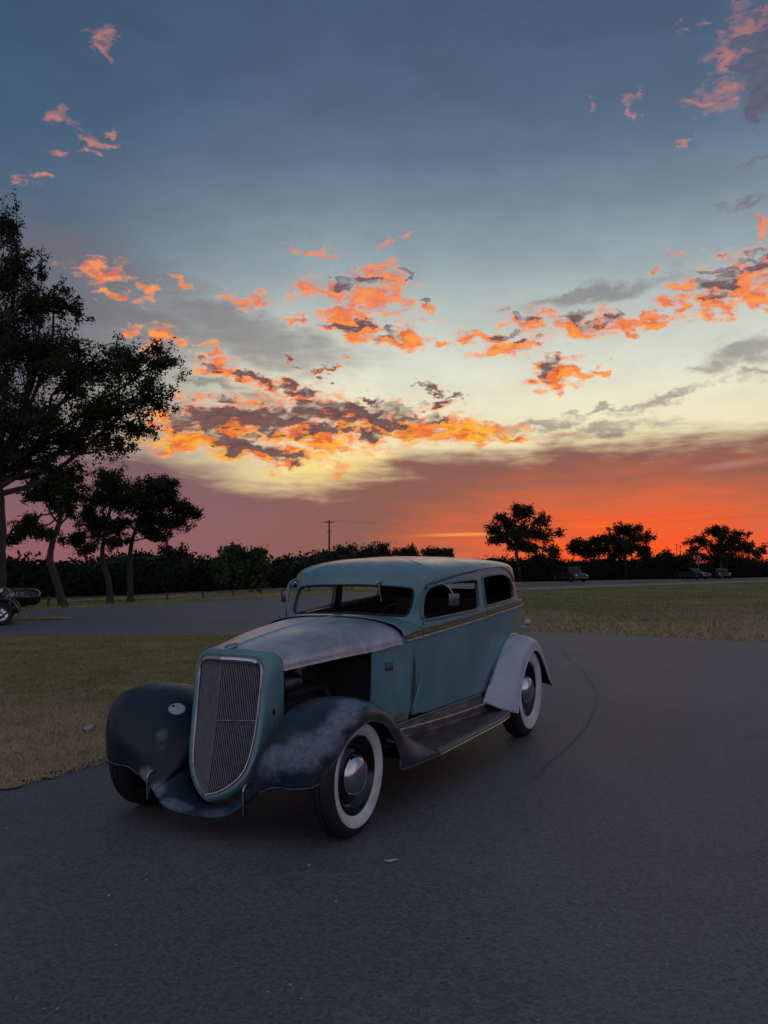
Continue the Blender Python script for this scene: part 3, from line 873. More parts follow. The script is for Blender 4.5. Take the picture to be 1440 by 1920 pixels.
# wide bright band across the head of the grille
hb = []
for yy in np.linspace(-.185, .185, 41):
    zc = np.interp(abs(yy), go[::-1][:45, 0], go[::-1][:45, 1])
    hb.append([(float(xg(yy, zc)) + .006 + o, yy, zc + d) for d, o in ((-.030, -.006), (-.024, .008), (-.008, .012), (.004, .008), (.010, -.010))])
add('head_band', sheet(np.array(hb)), M['chrome'], grille, sharp=60)
# vertical bars
gy, gz = go[:, 0], go[:, 1]
kmax = int(np.argmax(gy))
barmesh = None
NB = 23
for sgn in (1, -1):
    for k in range(NB):
        yy = .006 + (.2 - .006) * k / (NB - 1)
        zlo = np.interp(yy, gy[:kmax + 1], gz[:kmax + 1])
        zhi = np.interp(yy, gy[kmax:][::-1], gz[kmax:][::-1])
        zz = np.linspace(zlo, zhi, 7)
        add('grille_bar', tube(np.stack([xg(yy, zz) - .006, 0 * zz + yy * sgn, zz], -1), .0015, 4, cap=False), M['bar'], grille)
zz = .573
add('cross_wire', tube([(float(xg(yy, zz)) + .001, yy, zz - .0 * abs(yy)) for yy in np.linspace(0, .203, 12)], .002, 5), M['dullchrome'], grille)
add('hood_badge', ellipsoid((1.452, 0, .966), (.050, .033, .008), 24, 10, (0, R(17), 0)), M['dullchrome'], shell)
add('shell_slot', join(ellipsoid((1.42, .2625, .612), (.011, .008, .022), 14, 8, (0, R(8), R(0))), ellipsoid((1.415, .2625, .565), (.0055, .006, .0055), 10, 6)), M['black'], shell)
for zz in (.505, .525, .545, .72, .80):
    add('rivet', ellipsoid((1.345, .266, zz), (.006, .005, .006), 8, 6), M['black'], shell)

# --- front fenders
FF = [
 [(1.662, .705, .335), (1.692, .662, .316), (1.718, .575, .306), (1.728, .480, .306), (1.738, .385, .265), (1.730, .290, .190)],
 [(1.602, .768, .455), (1.660, .722, .478), (1.712, .625, .474), (1.738, .505, .465), (1.712, .378, .428), (1.590, .225, .310)],
 [(1.510, .796, .552), (1.565, .768, .610), (1.615, .668, .635), (1.640, .545, .638), (1.580, .392, .582), (1.470, .225, .440)],
 [(1.345, .812, .596), (1.380, .798, .655), (1.400, .700, .695), (1.405, .565, .706), (1.385, .422, .667), (1.350, .245, .500)],
 [(1.170, .817, .550), (1.155, .804, .613), (1.135, .712, .657), (1.117, .592, .674), (1.090, .472, .642), (1.070, .362, .520)],
 [(1.058, .820, .452), (1.005, .810, .512), (.952, .728, .563), (.922, .618, .586), (.890, .512, .556), (.870, .432, .460)],
 [(.985, .820, .337), (.884, .812, .397), (.802, .740, .451), (.766, .643, .479), (.735, .552, .456), (.715, .490, .400)],
 [(.942, .820, .264), (.764, .818, .306), (.662, .763, .356), (.616, .672, .386), (.590, .592, .376), (.575, .530, .350)],
 [(.480, .848, .256), (.480, .840, .274), (.480, .782, .292), (.478, .692, .302), (.478, .612, .306), (.478, .560, .310)],
]
FG = net(FF, 90, 44)
def fender_part():
    s = sheet(FG)
    # rolled flange round the wheel opening and front edge
    return s
fen = both('front_fender', fender_part, M['fender'], (car, car), solid=.008, inner=M['black'], sharp=50)
both('fender_bead', lambda: tube(np.vstack([FG[0, ::-1][-34:], FG[1:, 0]]) + np.array((0, .002, 0)), .0055, 6), M['bead'], fen)
VAL = [[(1.600, -.0, .140), (1.690, 0, .140), (1.755, 0, .128), (1.764, 0, .108)],
       [(1.580, .080, .146), (1.680, .090, .146), (1.752, .10, .132), (1.762, .10, .112)],
       [(1.530, .160, .185), (1.650, .185, .182), (1.740, .20, .155), (1.754, .20, .128)],
       [(1.480, .220, .290), (1.605, .248, .280), (1.708, .282, .222), (1.731, .292, .186)]]
vg = sheet(net(VAL, 16, 10))
add('front_valance', join(flip(vg), flip(mirror(vg))), M['fender'], car, solid=.006, weld=1e-4, sharp=50)
both('bumper_iron', lambda: join(tube(crom([(1.60, .315, .30), (1.70, .315, .30), (1.748, .315, .287), (1.755, .315, .25), (1.752, .315, .16)], 20), .013, 8, squash=.6)), M['dullchrome'], (car, car))
add('fender_stay', tube([(1.60, .66, .34), (1.655, .665, .28), (1.65, .662, .25)], .007, 6), M['dullchrome'], car)

# --- rear fenders
RF = [
 [(-.835, .655, .372), (-.965, .760, .305), (-1.065, .825, .268), (-1.105, .842, .258)],
 [(-.975, .665, .520), (-1.055, .768, .480), (-1.130, .832, .465), (-1.200, .846, .440)],
 [(-1.150, .668, .680), (-1.185, .775, .655), (-1.225, .836, .630), (-1.285, .848, .570)],
 [(-1.325, .668, .790), (-1.340, .778, .770), (-1.365, .838, .738), (-1.405, .850, .668)],
 [(-1.520, .664, .836), (-1.535, .780, .822), (-1.550, .840, .790), (-1.560, .850, .712)],
 [(-1.745, .648, .800), (-1.765, .775, .778), (-1.755, .836, .735), (-1.725, .848, .665)],
 [(-1.945, .605, .690), (-1.960, .765, .650), (-1.935, .832, .605), (-1.880, .848, .545)],
 [(-2.070, .580, .530), (-2.085, .760, .495), (-2.065, .830, .465), (-2.010, .846, .425)],
 [(-2.150, .580, .385), (-2.165, .760, .360), (-2.160, .830, .345), (-2.145, .842, .336)],
]
RG = net(RF, 80, 34)
rfen = both('rear_fender', lambda: flip(sheet(RG)), M['primer'], (car, car), solid=.008, inner=M['black'], sharp=50)
both('fender_bead', lambda: tube(RG[:, -1] + np.array((0, .001, 0)), .007, 6), M['primer'], rfen)
both('fender_welt', lambda: tube(RG[8:60, 0] + np.array((0, .006, .004)), .010, 6), M['teal'], rfen)

# --- running boards
def board():
    G = []
    for xx in np.linspace(.484, -1.10, 60):
        ci = float(Cy(xx)) * .945
        yo = float(herm([.5, -.55, -.8, -1.0, -1.12], [.850, .850, .840, .815, .79], xx))
        dz = .0 if xx > -.8 else .012 * (-.8 - xx) / .3
        G.append([(xx, ci + .030, .318), (xx, ci + .055, .300), (xx, yo - .10, .293), (xx, yo - .045, .291 + dz), (xx, yo - .015, .283 + dz), (xx, yo, .268 + dz), (xx, yo + .001, .252 + dz), (xx, yo - .012, .244 + dz)])
    A = np.array(G)
    return flip(sheet(np.stack([crom(a, 30) for a in A], 0)))
rb = both('running_board', board, M['board'], (car, car), solid=.006, inner=M['black'], sharp=50)
both('edge_strip', lambda: tube([(xx, float(herm([.5, -.55, -.8, -1.0, -1.12], [.850, .850, .840, .815, .79], xx)) + .002, .256) for xx in np.linspace(.47, -1.0, 50)], .005, 6), M['dullchrome'], rb)
def apron():
    G = []
    for xx in np.linspace(.50, -.86, 50):
        ci = float(Cy(xx)) * .945
        G.append([(xx, ci - .012, float(sill(xx)) - .004), (xx, ci + .006, float(sill(xx)) - .012), (xx, ci + .016, .385), (xx, ci + .030, .362), (xx, ci + .034, .310)])
    return flip(sheet(np.array(G)))
both('sill_apron', apron, M['board'], (car, car), sharp=50)
both('sill_bead', lambda: tube([(xx, float(Cy(xx)) * .945 + .033, .357) for xx in np.linspace(.47, -.85, 40)], .0075, 6), M['cream'], (car, car))
both('rocker_bead', lambda: tube([(xx, float(Cy(xx)) * .945 + .004, float(sill(xx)) - .006) for xx in np.linspace(.46, -.84, 40)], .006, 6), M['tealtrim'], (car, car))

# --- wheels
def wheel(loc, k, sgn, rt, wo, wi, hw, name):
    w = empty('wheel', loc); w.parent = car
    w.rotation_euler = (0, 0, 0 if sgn > 0 else math.pi)
    rim = wi
    prof = [(rim - .004, -hw * .70), (rim + .02, -hw * .95), ((rim + rt) / 2, -hw * 1.06), (rt - .035, -hw * .98), (rt - .012, -hw * .78), (rt, -hw * .55), (rt, -hw * .28), (rt - .007, -hw * .26), (rt - .007, -hw * .18), (rt, -hw * .16), (rt, hw * .16), (rt - .007, hw * .18), (rt - .007, hw * .26), (rt, hw * .28), (rt, hw * .55), (rt - .012, hw * .78), (rt - .035, hw * .98), ((rim + rt) / 2, hw * 1.06), (rim + .02, hw * .95), (rim - .004, hw * .70)]
    add('tyre', lathe(prof, 96), M['rubber'], w, sharp=40)
    P = np.array(prof[-5:][::-1])
    rs = np.linspace(wi + .002, wo, 16)
    wl = [(r_, float(herm(P[:, 0], P[:, 1], r_)) + .0025) for r_ in rs]
    wl = [(wl[0][0], wl[0][1] - .006)] + wl + [(wl[-1][0] + .001, wl[-1][1] - .006)]
    add('whitewall', flip(lathe(wl, 96)), M['white'], w, sharp=50)
    h = hw * .70
    rp = [(rim + .004, h - .004), (rim + .002, h + .008), (rim - .006, h + .010), (rim - .012, h), (rim - .016, h - .018), (rim - .03, h - .024), (rim - .034, h - .036), (rim - .052, h - .040), (rim - .06, h - .030), (.125, h - .022), (.112, h - .018), (.10, h - .018), (0.001, h - .018)]
    rm = add('rim', flip(lathe(rp, 72)), M['gloss'], w, sharp=60)
    hp = [(.112, h - .020), (.113, h - .008), (.108, h - .002), (.104, h + .006), (.096, h + .018), (.078, h + .030), (.050, h + .038), (.024, h + .041), (.0005, h + .042)]
    add('hub_cap', flip(lathe(hp, 64)), M['chrome'], w, sharp=60)
    add('brake_drum', join(lathe([(.001, -.06), (.14, -.06), (.15, -.05), (.15, .01), (.14, .018), (.001, .018)], 40)), M['black'], w)
    return w
FAX, RAX = 1.352, -1.575
for sgn in (1, -1):
    wheel((FAX, .690 if sgn > 0 else -.648, .315), 1, sgn, .316, .263, .203, .068, 'front')
    wheel((RAX, sgn * .722, .381), 1, sgn, .383, .320, .222, .084, 'rear')

# --- under the car and under the hood
both('frame_rail', lambda: box(-.15, .33, .30, 3.5, .06, .11, .008), M['black'], (car, car))
add('front_axle', tube(crom([(FAX, -.66, .31), (FAX, -.5, .27), (FAX, 0, .24), (FAX, .5, .27), (FAX, .66, .31)], 24), .026, 10), M['black'], car)
add('rear_axle', join(tube([(RAX, -.66, .38), (RAX, .66, .38)], .04, 12), ellipsoid((RAX, 0, .37), (.14, .13, .13))), M['black'], car)
add('floor_pan', box(-.40, 0, .27, 2.2, 1.34, .03, .005), M['black'], car)  # car floor, set low and wide to block light beneath the car
both('inner_wheel_arch', lambda: box(-1.55, .555, .60, .82, .03, .42, .01), M['black'], (car, car))
add('firewall', box(.555, 0, .66, .03, .88, .46, .01), M['black'], car)
add('radiator', box(1.345, 0, .56, .07, .40, .60, .01), M['black'], car)
eng = add('engine', join(box(.95, 0, .55, .56, .26, .30, .02), box(.95, .02, .74, .52, .17, .10, .02)), M['black'], car)
add('valve_cover', box(.95, .02, .81, .50, .12, .05, .02), M['steel'], eng)
add('carburettor', join(tube([(1.0, .14, .70), (1.0, .14, .80)], .035, 12), tube([(1.0, .14, .80), (1.0, .14, .83)], .06, 16)), M['steel'], eng)
add('generator', join(tube([(1.10, .20, .74), (1.27, .20, .74)], .048, 16), tube([(1.27, .20, .74), (1.29, .20, .74)], .055, 16)), M['steel'], eng)
add('radiator_hose', tube(crom([(1.31, .06, .82), (1.26, .06, .83), (1.20, .05, .80), (1.17, .04, .76)], 14), .024, 10), M['black'], eng)
add('exhaust_manifold', join(tube([(.72, .17, .66), (1.18, .17, .66)], .028, 10), tube(crom([(.75, .17, .66), (.70, .2, .55), (.66, .2, .35)], 10), .026, 10)), M['black'], eng)
add('fan', join(*[box(1.275, 0, .60, .012, .05, .36, .004, (R(a), 0, 0)) for a in (0, 60, 120)]), M['black'], eng)

# --- cabin
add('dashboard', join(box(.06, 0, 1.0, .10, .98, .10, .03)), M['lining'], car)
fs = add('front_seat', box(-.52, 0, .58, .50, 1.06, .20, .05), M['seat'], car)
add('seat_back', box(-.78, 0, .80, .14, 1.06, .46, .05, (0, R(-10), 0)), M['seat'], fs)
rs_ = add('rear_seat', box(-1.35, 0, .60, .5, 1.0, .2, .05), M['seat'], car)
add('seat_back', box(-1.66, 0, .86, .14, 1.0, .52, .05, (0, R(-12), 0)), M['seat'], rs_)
def steering():
    c = np.array((-.20, .30, .985)); ax = np.array((-.82, 0, .57)); ax /= np.linalg.norm(ax)
    u_ = np.array((0, 1.0, 0)); v_ = np.cross(ax, u_)
    a = np.linspace(0, 2 * math.pi, 40, endpoint=False)
    rim_ = c + .19 * (np.cos(a)[:, None] * u_ + np.sin(a)[:, None] * v_)
    g = [tube(rim_, .011, 8, True)]
    for q in (0.5, 2.6, 4.7):
        g.append(tube([c, c + .185 * (math.cos(q) * u_ + math.sin(q) * v_)], .007, 6))
    g.append(tube([c, c - ax * .62], .018, 8))
    return join(*g)
add('steering_wheel', steering(), M['black'], car)
both('garnish_rail', lambda: tube(on_side(np.c_[np.linspace(.02, -1.58, 30), np.interp(np.linspace(.02, -1.58, 30), [-1.58, -.9, .02], [1.10, 1.075, 1.035])], -.045), .012, 6), M['dullchrome'], (car, car))

# --- mirrors, tail lamp, plate
def mirror_geo():
    arm = tube(crom([(-.13, .578, 1.285), (-.14, .62, 1.282), (-.145, .662, 1.258), (-.14, .69, 1.22)], 16), [.008] * 4 + [.006] * 12, 8)
    clamp = box(-.13, .588, 1.283, .035, .03, .022, .005)
    return join(arm, clamp)
mir = both('door_mirror', mirror_geo, M['dullchrome'], (doors[0], doors[1]))
both('mirror_head', lambda: join(box(-.142, .70, 1.178, .016, .080, .092, .012, (0, 0, R(12)))), M['steel'], mir)
lampg = lambda: join(xf(lathe([(.001, -.045), (.016, -.042), (.026, -.03), (.030, -.008), (.027, .02), (.018, .05), (.008, .075), (.001, .085)], 20, 'X'), Matrix.Translation((-2.015, .655, .905))), tube(crom([(-1.93, .61, .875), (-1.955, .645, .872), (-1.99, .657, .885)], 10), .011, 8))
both('tail_lamp', lampg, M['lamp'], (car, car))
pl = []
for xx in (.505, .43):
    for zz in (.745, .80):
        pl.append((xx, float(Cy(xx)) * float(low_prof(np.array(zz), 0)) + .004, zz))
add('cowl_plate', ([pl[0], pl[1], pl[3], pl[2]], [(0, 2, 3, 1)] and [(0, 1, 2, 3)]), M['rust'], body, solid=.002)

# ================================================================== GROUND
def asphalt_mat():
    m, s, b, P = material('dry worn asphalt')
    big = s.noise(P, 0.35, 5, 0.55)
    med = s.noise(P, 3.0, 5, 0.6)
    fine = s.noise(P, 90.0, 4, 0.7)
    grain = s.node('ShaderNodeTexVoronoi'); grain.inputs['Scale'].default_value = 75.0
    s.put(grain.inputs['Vector'], P)
    c = s.ramp(big, [(0.3, (0.096, 0.094, 0.099, 1)), (0.5, (0.112, 0.108, 0.113, 1)), (0.7, (0.130, 0.125, 0.128, 1))])
    c = s.mix(s.step(med, 0.35, 0.7, 0.0, 0.2), c, (0.085, 0.083, 0.088, 1))
    sepc = s.node('ShaderNodeSeparateColor'); s.put(sepc.inputs[0], grain.outputs['Color'])
    stone = s.step(sepc.outputs[0], 0.0, 1.0, 0.62, 1.38, smooth=False)
    c2 = s.vmath('SCALE', c, s=stone)
    c = s.mix(0.8, c, c2)
    pale = s.math('MULTIPLY', s.math('GREATER_THAN', sepc.outputs[1], 0.985), s.step(grain.outputs['Distance'], 0.5, 0.2))
    c = s.mix(s.math('MULTIPLY', pale, 0.6), c, (0.30, 0.29, 0.28, 1))
    dark = s.math('GREATER_THAN', sepc.outputs[2], 0.97)
    c = s.mix(s.math('MULTIPLY', dark, 0.45), c, (0.03, 0.03, 0.033, 1))
    c = s.mix(s.step(fine, 0.55, 0.72, 0, 0.35), c, (0.03, 0.03, 0.034, 1))
    # rubbed wheel tracks and old oil
    oil = s.noise(s.mapping(P, loc=(3, 9, 0)), 0.9, 3, 0.5)
    c = s.mix(s.step(oil, 0.62, 0.78, 0, 0.45), c, (0.055, 0.053, 0.058, 1))
    s.put(b.inputs['Base Color'], c)
    b.inputs['Roughness'].default_value = 0.66
    b.inputs['Specular IOR Level'].default_value = 0.42
    hgt = s.math('ADD', s.math('MULTIPLY', s.math('SUBTRACT', 1.0, grain.outputs['Distance']), 0.7), s.math('MULTIPLY', fine, 0.5))
    bump(s, b, hgt, 0.42, 0.006)
    return m

def turf_mat(name, green, dry, k=0.5, scale=0.5):
    m, s, b, P = material(name)
    n = s.noise(P, scale, 6, 0.6)
    f = s.noise(P, 14.0, 5, 0.7)
    c = s.mix(s.step(n, 0.5 - 0.16 + (0.5 - k) * 0.4, 0.5 + 0.16 + (0.5 - k) * 0.4), green, dry)
    c = s.mix(s.step(f, 0.45, 0.75, 0, 0.6), c, (dry[0] * 0.5, dry[1] * 0.48, dry[2] * 0.46, 1))
    s.put(b.inputs['Base Color'], c)
    b.inputs['Roughness'].default_value = 0.95
    b.inputs['Specular IOR Level'].default_value = 0.15
    bump(s, b, f, 0.8, 0.04)
    return m

def blade_mat(name, green, dry, scale, bias, edge=None):
    m, s, b, P = material(name)
    n = s.noise(P, scale, 5, 0.6)
    h = s.noise(P, 60.0, 2, 0.5)
    v = s.math('ADD', n, s.math('MULTIPLY', s.math('SUBTRACT', h, 0.5), 0.35))
    if edge is not None:      # drier towards the tarmac edge
        v = s.math('ADD', v, edge(s, P))
    c = s.ramp(s.math('ADD', v, bias), [(0.36, green), (0.50, tuple(0.5 * a + 0.5 * q for a, q in zip(green, dry))), (0.64, dry)])
    s.put(b.inputs['Base Color'], c)
    b.inputs['Roughness'].default_value = 0.8
    b.inputs['Specular IOR Level'].default_value = 0.2
    return m

ASPH = asphalt_mat()
GREEN, DRY = (0.140, 0.148, 0.058, 1), (0.31, 0.24, 0.15, 1)
def poly_obj(name, pts, z, mat, jitter=0.0, step=0.12, seed=1, kind='structure'):
    P = np.array(pts, float)
    P = np.vstack([P, P[:1]])
    if jitter:
        L = np.linalg.norm(np.diff(P, axis=0), axis=1).sum()
        Q = resample(P, int(min(2600, L / step)))[:-1]
        r = np.random.default_rng(seed)
        n1 = np.convolve(r.normal(size=len(Q) + 20), np.ones(9) / 3, 'same')[10:-10]
        n2 = r.normal(size=len(Q))
        T = np.roll(Q, -1, 0) - np.roll(Q, 1, 0)
        T /= np.linalg.norm(T, axis=1)[:, None] + 1e-9
        near = np.clip(1.4 - np.hypot(Q[:, 0], Q[:, 1]) / 60, .3, 1)
        Q = Q + np.stack([T[:, 1], -T[:, 0]], -1) * ((n1 * .7 + n2 * .5) * jitter * near)[:, None]
    else:
        Q = P[:-1]
    bm = bmesh.new()
    vs = [bm.verts.new((q[0], q[1], z)) for q in Q]
    f = bm.faces.new(vs)
    bmesh.ops.recalc_face_normals(bm, faces=[f])
    if f.normal.z < 0: f.normal_flip()
    bmesh.ops.triangulate(bm, faces=[f])
    me = bpy.data.meshes.new(name); bm.to_mesh(me); bm.free()
    me.materials.append(mat)
    o = bpy.data.objects.new(name, me); COL.objects.link(o)
    return tag(o, kind=kind)

ground = add('ground', ([(-2500, -600, -.03), (2500, -600, -.03), (2500, 3500, -.03), (-2500, 3500, -.03)], [(0, 1, 2, 3)]), turf_mat('rough pasture', GREEN, DRY, 0.45, 0.12))
tag(ground, kind='structure')
RIGHT_EDGE = [(40, 0), (25, 6), (14, 11.5), (9, 14.4), (7.17, 15.6), (6.03, 16.3), (4.75, 17.3), (3.15, 18.3), (2.2, 19.4), (1.7, 21), (1.8, 26), (3, 36), (5.6, 48.5)]
LEFT_FAR = [(2.5, 53), (-1, 46.5), (-4.56, 39.6), (-8.4, 31.2), (-12.06, 27.3), (-20, 22), (-60, 10)]
poly_obj('driveway', [(-60, -40), (40, -40)] + RIGHT_EDGE + LEFT_FAR, 0.0, ASPH, .02, .15, 3)
ISLAND = [(-2.42, 5.32), (-4, 3.7), (-9, 1), (-30, -2), (-40, 8), (-20, 14), (-12, 15.8), (-7.5, 16.4), (-5, 16.75), (-3.0, 16.9), (-1.8, 16.4), (-1.1, 15), (-.9, 13), (-1.1, 11), (-1.6, 9), (-1.85, 7.5), (-2.0, 6.1)]
poly_obj('lawn', ISLAND, .012, turf_mat('dry lawn soil', (0.200, 0.175, 0.085, 1), (0.40, 0.31, 0.205, 1), 0.6, 1.3), .06, .05, 5)
SLIVER = [(-16, 23.2), (-12.5, 22.2), (-10, 21.7), (-8.3, 22.4), (-9.6, 23.1), (-13, 24.1)]
poly_obj('lawn', SLIVER, .012, turf_mat('traffic island turf', GREEN, DRY, 0.4, .8), .03, .1, 6)
ROADN = np.array([(3, 45), (8.4, 50.4), (19, 61.7), (36.7, 79.5), (80, 122), (160, 200)], float)
ROADF = ROADN + np.array([(-2.0, 2.4)])
poly_obj('road', np.vstack([ROADN, ROADF[::-1]]), -.012, simple('pale chip-seal road', (0.20, 0.185, 0.17), 0.85, 0, .15, 2.0), .03, .4, 8)
STRIPN = ROADF + np.array([(-.1, .1)])
STRIPF = np.array([(2, 54), (12.4, 70), (25, 82), (49, 103), (95, 138), (170, 208)], float)
poly_obj('dry_verge', np.vstack([STRIPN, STRIPF[::-1]]), -.016, turf_mat('pale dry grass', (0.10, 0.095, 0.05, 1), (0.24, 0.19, 0.12, 1), 0.6, .4), .05, .4, 9)
poly_obj('far_road', np.vstack([STRIPF + np.array([(-.2, .2)]), (STRIPF + np.array([(-2.0, 3.0)]))[::-1]]), -.014, simple('far pale road', (0.22, 0.20, 0.185), 0.85, 0, .1, 1.0))

SEAM = crom([(3.2, 15.0), (2.89, 13.35), (2.67, 11.2), (2.36, 9.33), (1.98, 8.0), (1.62, 7.0), (1.30, 6.3), (1.15, 5.98), (1.0, 5.6)], 160)
SEAM = SEAM + rng.normal(size=SEAM.shape) * .006
T = np.gradient(SEAM, axis=0); T /= np.linalg.norm(T, axis=1)[:, None]
Nn = np.stack([T[:, 1], -T[:, 0]], -1)
wd = (.004 + .007 * np.abs(np.convolve(rng.normal(size=160), np.ones(7) / 3, 'same')))[:, None]
SE = np.stack([np.c_[SEAM - Nn * wd, np.full(160, .0035)], np.c_[SEAM + Nn * wd, np.full(160, .0035)]], 1)
tag(add('asphalt_seam', flip(sheet(SE)), simple('tar seam', (0.100, 0.097, 0.101), 0.75, 0, .3, 30)), kind='structure')

# ------------------------------------------------------------------ grass blades (uncountable: one object per stand)
def in_poly(poly, X, Y, grow=0.0):
    return sdf_poly(np.asarray(poly, float), X, Y) < grow

def blades(name, pts, hmin, hmax, width, mat, lean=.7, z0=0.0):
    n = len(pts)
    a = rng.uniform(0, 2 * math.pi, n)
    h = rng.uniform(hmin, hmax, n) * (0.6 + 0.4 * rng.random(n))
    d = rng.uniform(0, 2 * math.pi, n)
    ln = rng.uniform(.15, lean, n) * h
    base = np.c_[pts, np.full(n, z0)]
    w = np.c_[np.cos(a), np.sin(a), np.zeros(n)] * (width * rng.uniform(.6, 1.3, n))[:, None]
    tip = base + np.c_[np.cos(d) * ln, np.sin(d) * ln, h]
    V = np.empty((n, 3, 3)); V[:, 0] = base - w; V[:, 1] = base + w; V[:, 2] = tip
    me = bpy.data.meshes.new(name)
    me.vertices.add(n * 3); me.vertices.foreach_set('co', V.reshape(-1))
    me.loops.add(n * 3); me.loops.foreach_set('vertex_index', np.arange(n * 3, dtype=np.int32))
    me.polygons.add(n); me.polygons.foreach_set('loop_start', np.arange(0, n * 3, 3, dtype=np.int32))
    me.update(calc_edges=True)
    me.materials.append(mat)
    o = bpy.data.objects.new(name, me); COL.objects.link(o)
    return o

def scatter(n, x0, x1, y0, y1, test, power=1.0):
    out = []
    got = 0
    while got < n:
        y = y0 + (y1 - y0) * rng.random(n)**power
        x = rng.uniform(x0, x1, n)
        ok = test(x, y)
        p = np.c_[x, y][ok]
        out.append(p); got += len(p)
    return np.vstack(out)[:n]

def edge_dry(s, P):
    sep = s.node('ShaderNodeSeparateXYZ'); s.put(sep.inputs[0], P)
    return s.step(sep.outputs[1], 6.0, 10.5, 0.17, -0.15)
LAWN_BLADE = blade_mat('lawn blades', (0.225, 0.220, 0.062, 1), (0.50, 0.37, 0.215, 1), 0.9, 0.0, edge_dry)
pts = scatter(190000, -9.5, -.8, 3.5, 17.1, lambda x, y: in_poly(ISLAND, x, y, .05) & (np.abs(x) < y * .62 + 1.2), 1.35)
g1 = blades('lawn_grass', pts, .015, .055, .0038, LAWN_BLADE, 2.2, .008)
# tufts: taller clumps through the lawn
ct = scatter(2600, -9.0, -.9, 4.0, 16.9, lambda x, y: in_poly(ISLAND, x, y) & (np.abs(x) < y * .62 + 1.2), 1.3)
tp_ = (ct[:, None, :] + rng.normal(size=(len(ct), 16, 2)) * .028).reshape(-1, 2)
tag(blades('grass_tufts', tp_, .03, .085, .0034, LAWN_BLADE, 1.3, .008), 'taller scruffy tufts dotted through the lawn left of the car', 'grass', kind='stuff')
tag(g1, 'short patchy lawn grass, dry brown by the tarmac and greener beyond', 'grass', kind='stuff')
FIELD_BLADE = blade_mat('field blades', (0.215, 0.220, 0.066, 1), (0.45, 0.34, 0.19, 1), 0.22, -0.02, lambda s, P: s.step(s.vmath('LENGTH', P), 19.0, 30.0, 0.16, -0.06))
right_test = lambda x, y: (~in_poly([(-60, -40), (40, -40)] + RIGHT_EDGE + LEFT_FAR, x, y)) & (x > .5) & (np.interp(x, ROADN[:, 0], ROADN[:, 1]) > y + .5) & (x < y * .6 + 3)
pts = scatter(150000, 1.5, 48, 14, 80, right_test, 1.7)
g2 = blades('field_grass', pts, .03, .12, .012, FIELD_BLADE, 2.0, -.03)
tag(g2, 'mown pasture grass between the drive and the pale road', 'grass', kind='stuff')
VERGE_BLADE = blade_mat('verge blades', (0.26, 0.26, 0.085, 1), (0.46, 0.37, 0.19, 1), 0.3, 0.0)
vt = lambda x, y: (~in_poly([(-60, -40), (40, -40)] + RIGHT_EDGE + LEFT_FAR, x, y)) & (x < 2) & in_poly([(-40, 14), (-20, 21), (-12, 26.8), (-8.4, 31), (-4.5, 39.5), (-1, 46), (2.5, 53), (2, 60), (-5, 50), (-11, 40), (-16, 33), (-26, 30), (-50, 22)], x, y)
pts = scatter(42000, -26, 3, 16, 60, vt, 1.0)
g3 = blades('verge_grass', pts, .04, .14, .014, VERGE_BLADE, 1.6, -.03)
tag(g3, 'strip of grass between the far drive and the low rail', 'grass', kind='stuff')
pts = scatter(5000, -16, -8, 21, 24.5, lambda x, y: in_poly(SLIVER, x, y), 1.0)
tag(blades('island_grass', pts, .03, .10, .010, VERGE_BLADE, 1.0, .01), 'small sliver of grass in the drive near the dark old car', 'grass', kind='stuff')

# loose grit on the tarmac
def stones(name, n, x0, x1, y0, y1, r0, r1, mat, test=None):
    V, F = [], []
    base = np.array([(1, 0, 0), (-1, 0, 0), (0, 1, 0), (0, -1, 0), (0, 0, 1), (0, 0, -.4)], float)
    fc = [(0, 2, 4), (2, 1, 4), (1, 3, 4), (3, 0, 4), (2, 0, 5), (1, 2, 5), (3, 1, 5), (0, 3, 5)]
    for _ in range(n):
        x, y = rng.uniform(x0, x1), y0 + (y1 - y0) * rng.random()**1.6
        if test is not None and not test(np.array([x]), np.array([y]))[0]: continue
        r = r0 + (r1 - r0) * rng.random()**3
        a = rng.uniform(0, 6.28)
        q = base * rng.uniform(.6, 1.2, (6, 3)) * (r, r * .8, r * .5)
        q = np.c_[q[:, 0] * math.cos(a) - q[:, 1] * math.sin(a), q[:, 0] * math.sin(a) + q[:, 1] * math.cos(a), q[:, 2] + r * .2]
        k = len(V)
        V.extend((q + (x, y, 0)).tolist()); F.extend([tuple(i + k for i in f) for f in fc])
    o = add(name, (V, F), mat, smooth=False)
    return tag(o, 'loose pale grit scattered over the dark tarmac', 'grit', kind='stuff')
not_lawn = lambda x, y: ~in_poly(ISLAND, x, y)
stones('grit', 1500, -3.5, 4.5, 1.6, 12, .0025, .010, simple('pale grit', (0.30, 0.29, 0.27), .8, 0, .4, 30), not_lawn)
tag(add('dry_leaf', (lambda g: xf(g, Matrix.Translation((.035, 4.05, .006)) @ Matrix.Rotation(.3, 4, 'Z')))(sheet(np.array([[(u * .034, v * .012 * (1 - u * u) + .004 * math.sin(5 * u), .006 * u * u + .004 * v * v) for v in np.linspace(-1, 1, 5)] for u in np.linspace(-1, 1, 9)]))), simple('pale leaf', (.42, .41, .38), .8), solid=.0015), 'small curled pale leaf lying alone on the open tarmac before the car', 'leaf')
tag(add('paper_scrap', (lambda g: xf(g, Matrix.Translation((-2.51, 7.14, .045)) @ Matrix.Rotation(.6, 4, 'Z')))(sheet(np.array([[(u * .06, v * .035, .02 * math.sin(3 * u + v)) for v in np.linspace(-1, 1, 5)] for u in np.linspace(-1, 1, 7)]))), simple('pale paper', (.36, .34, .30), .8), solid=.001), 'crumpled pale scrap of paper lying in the dry lawn', 'litter')

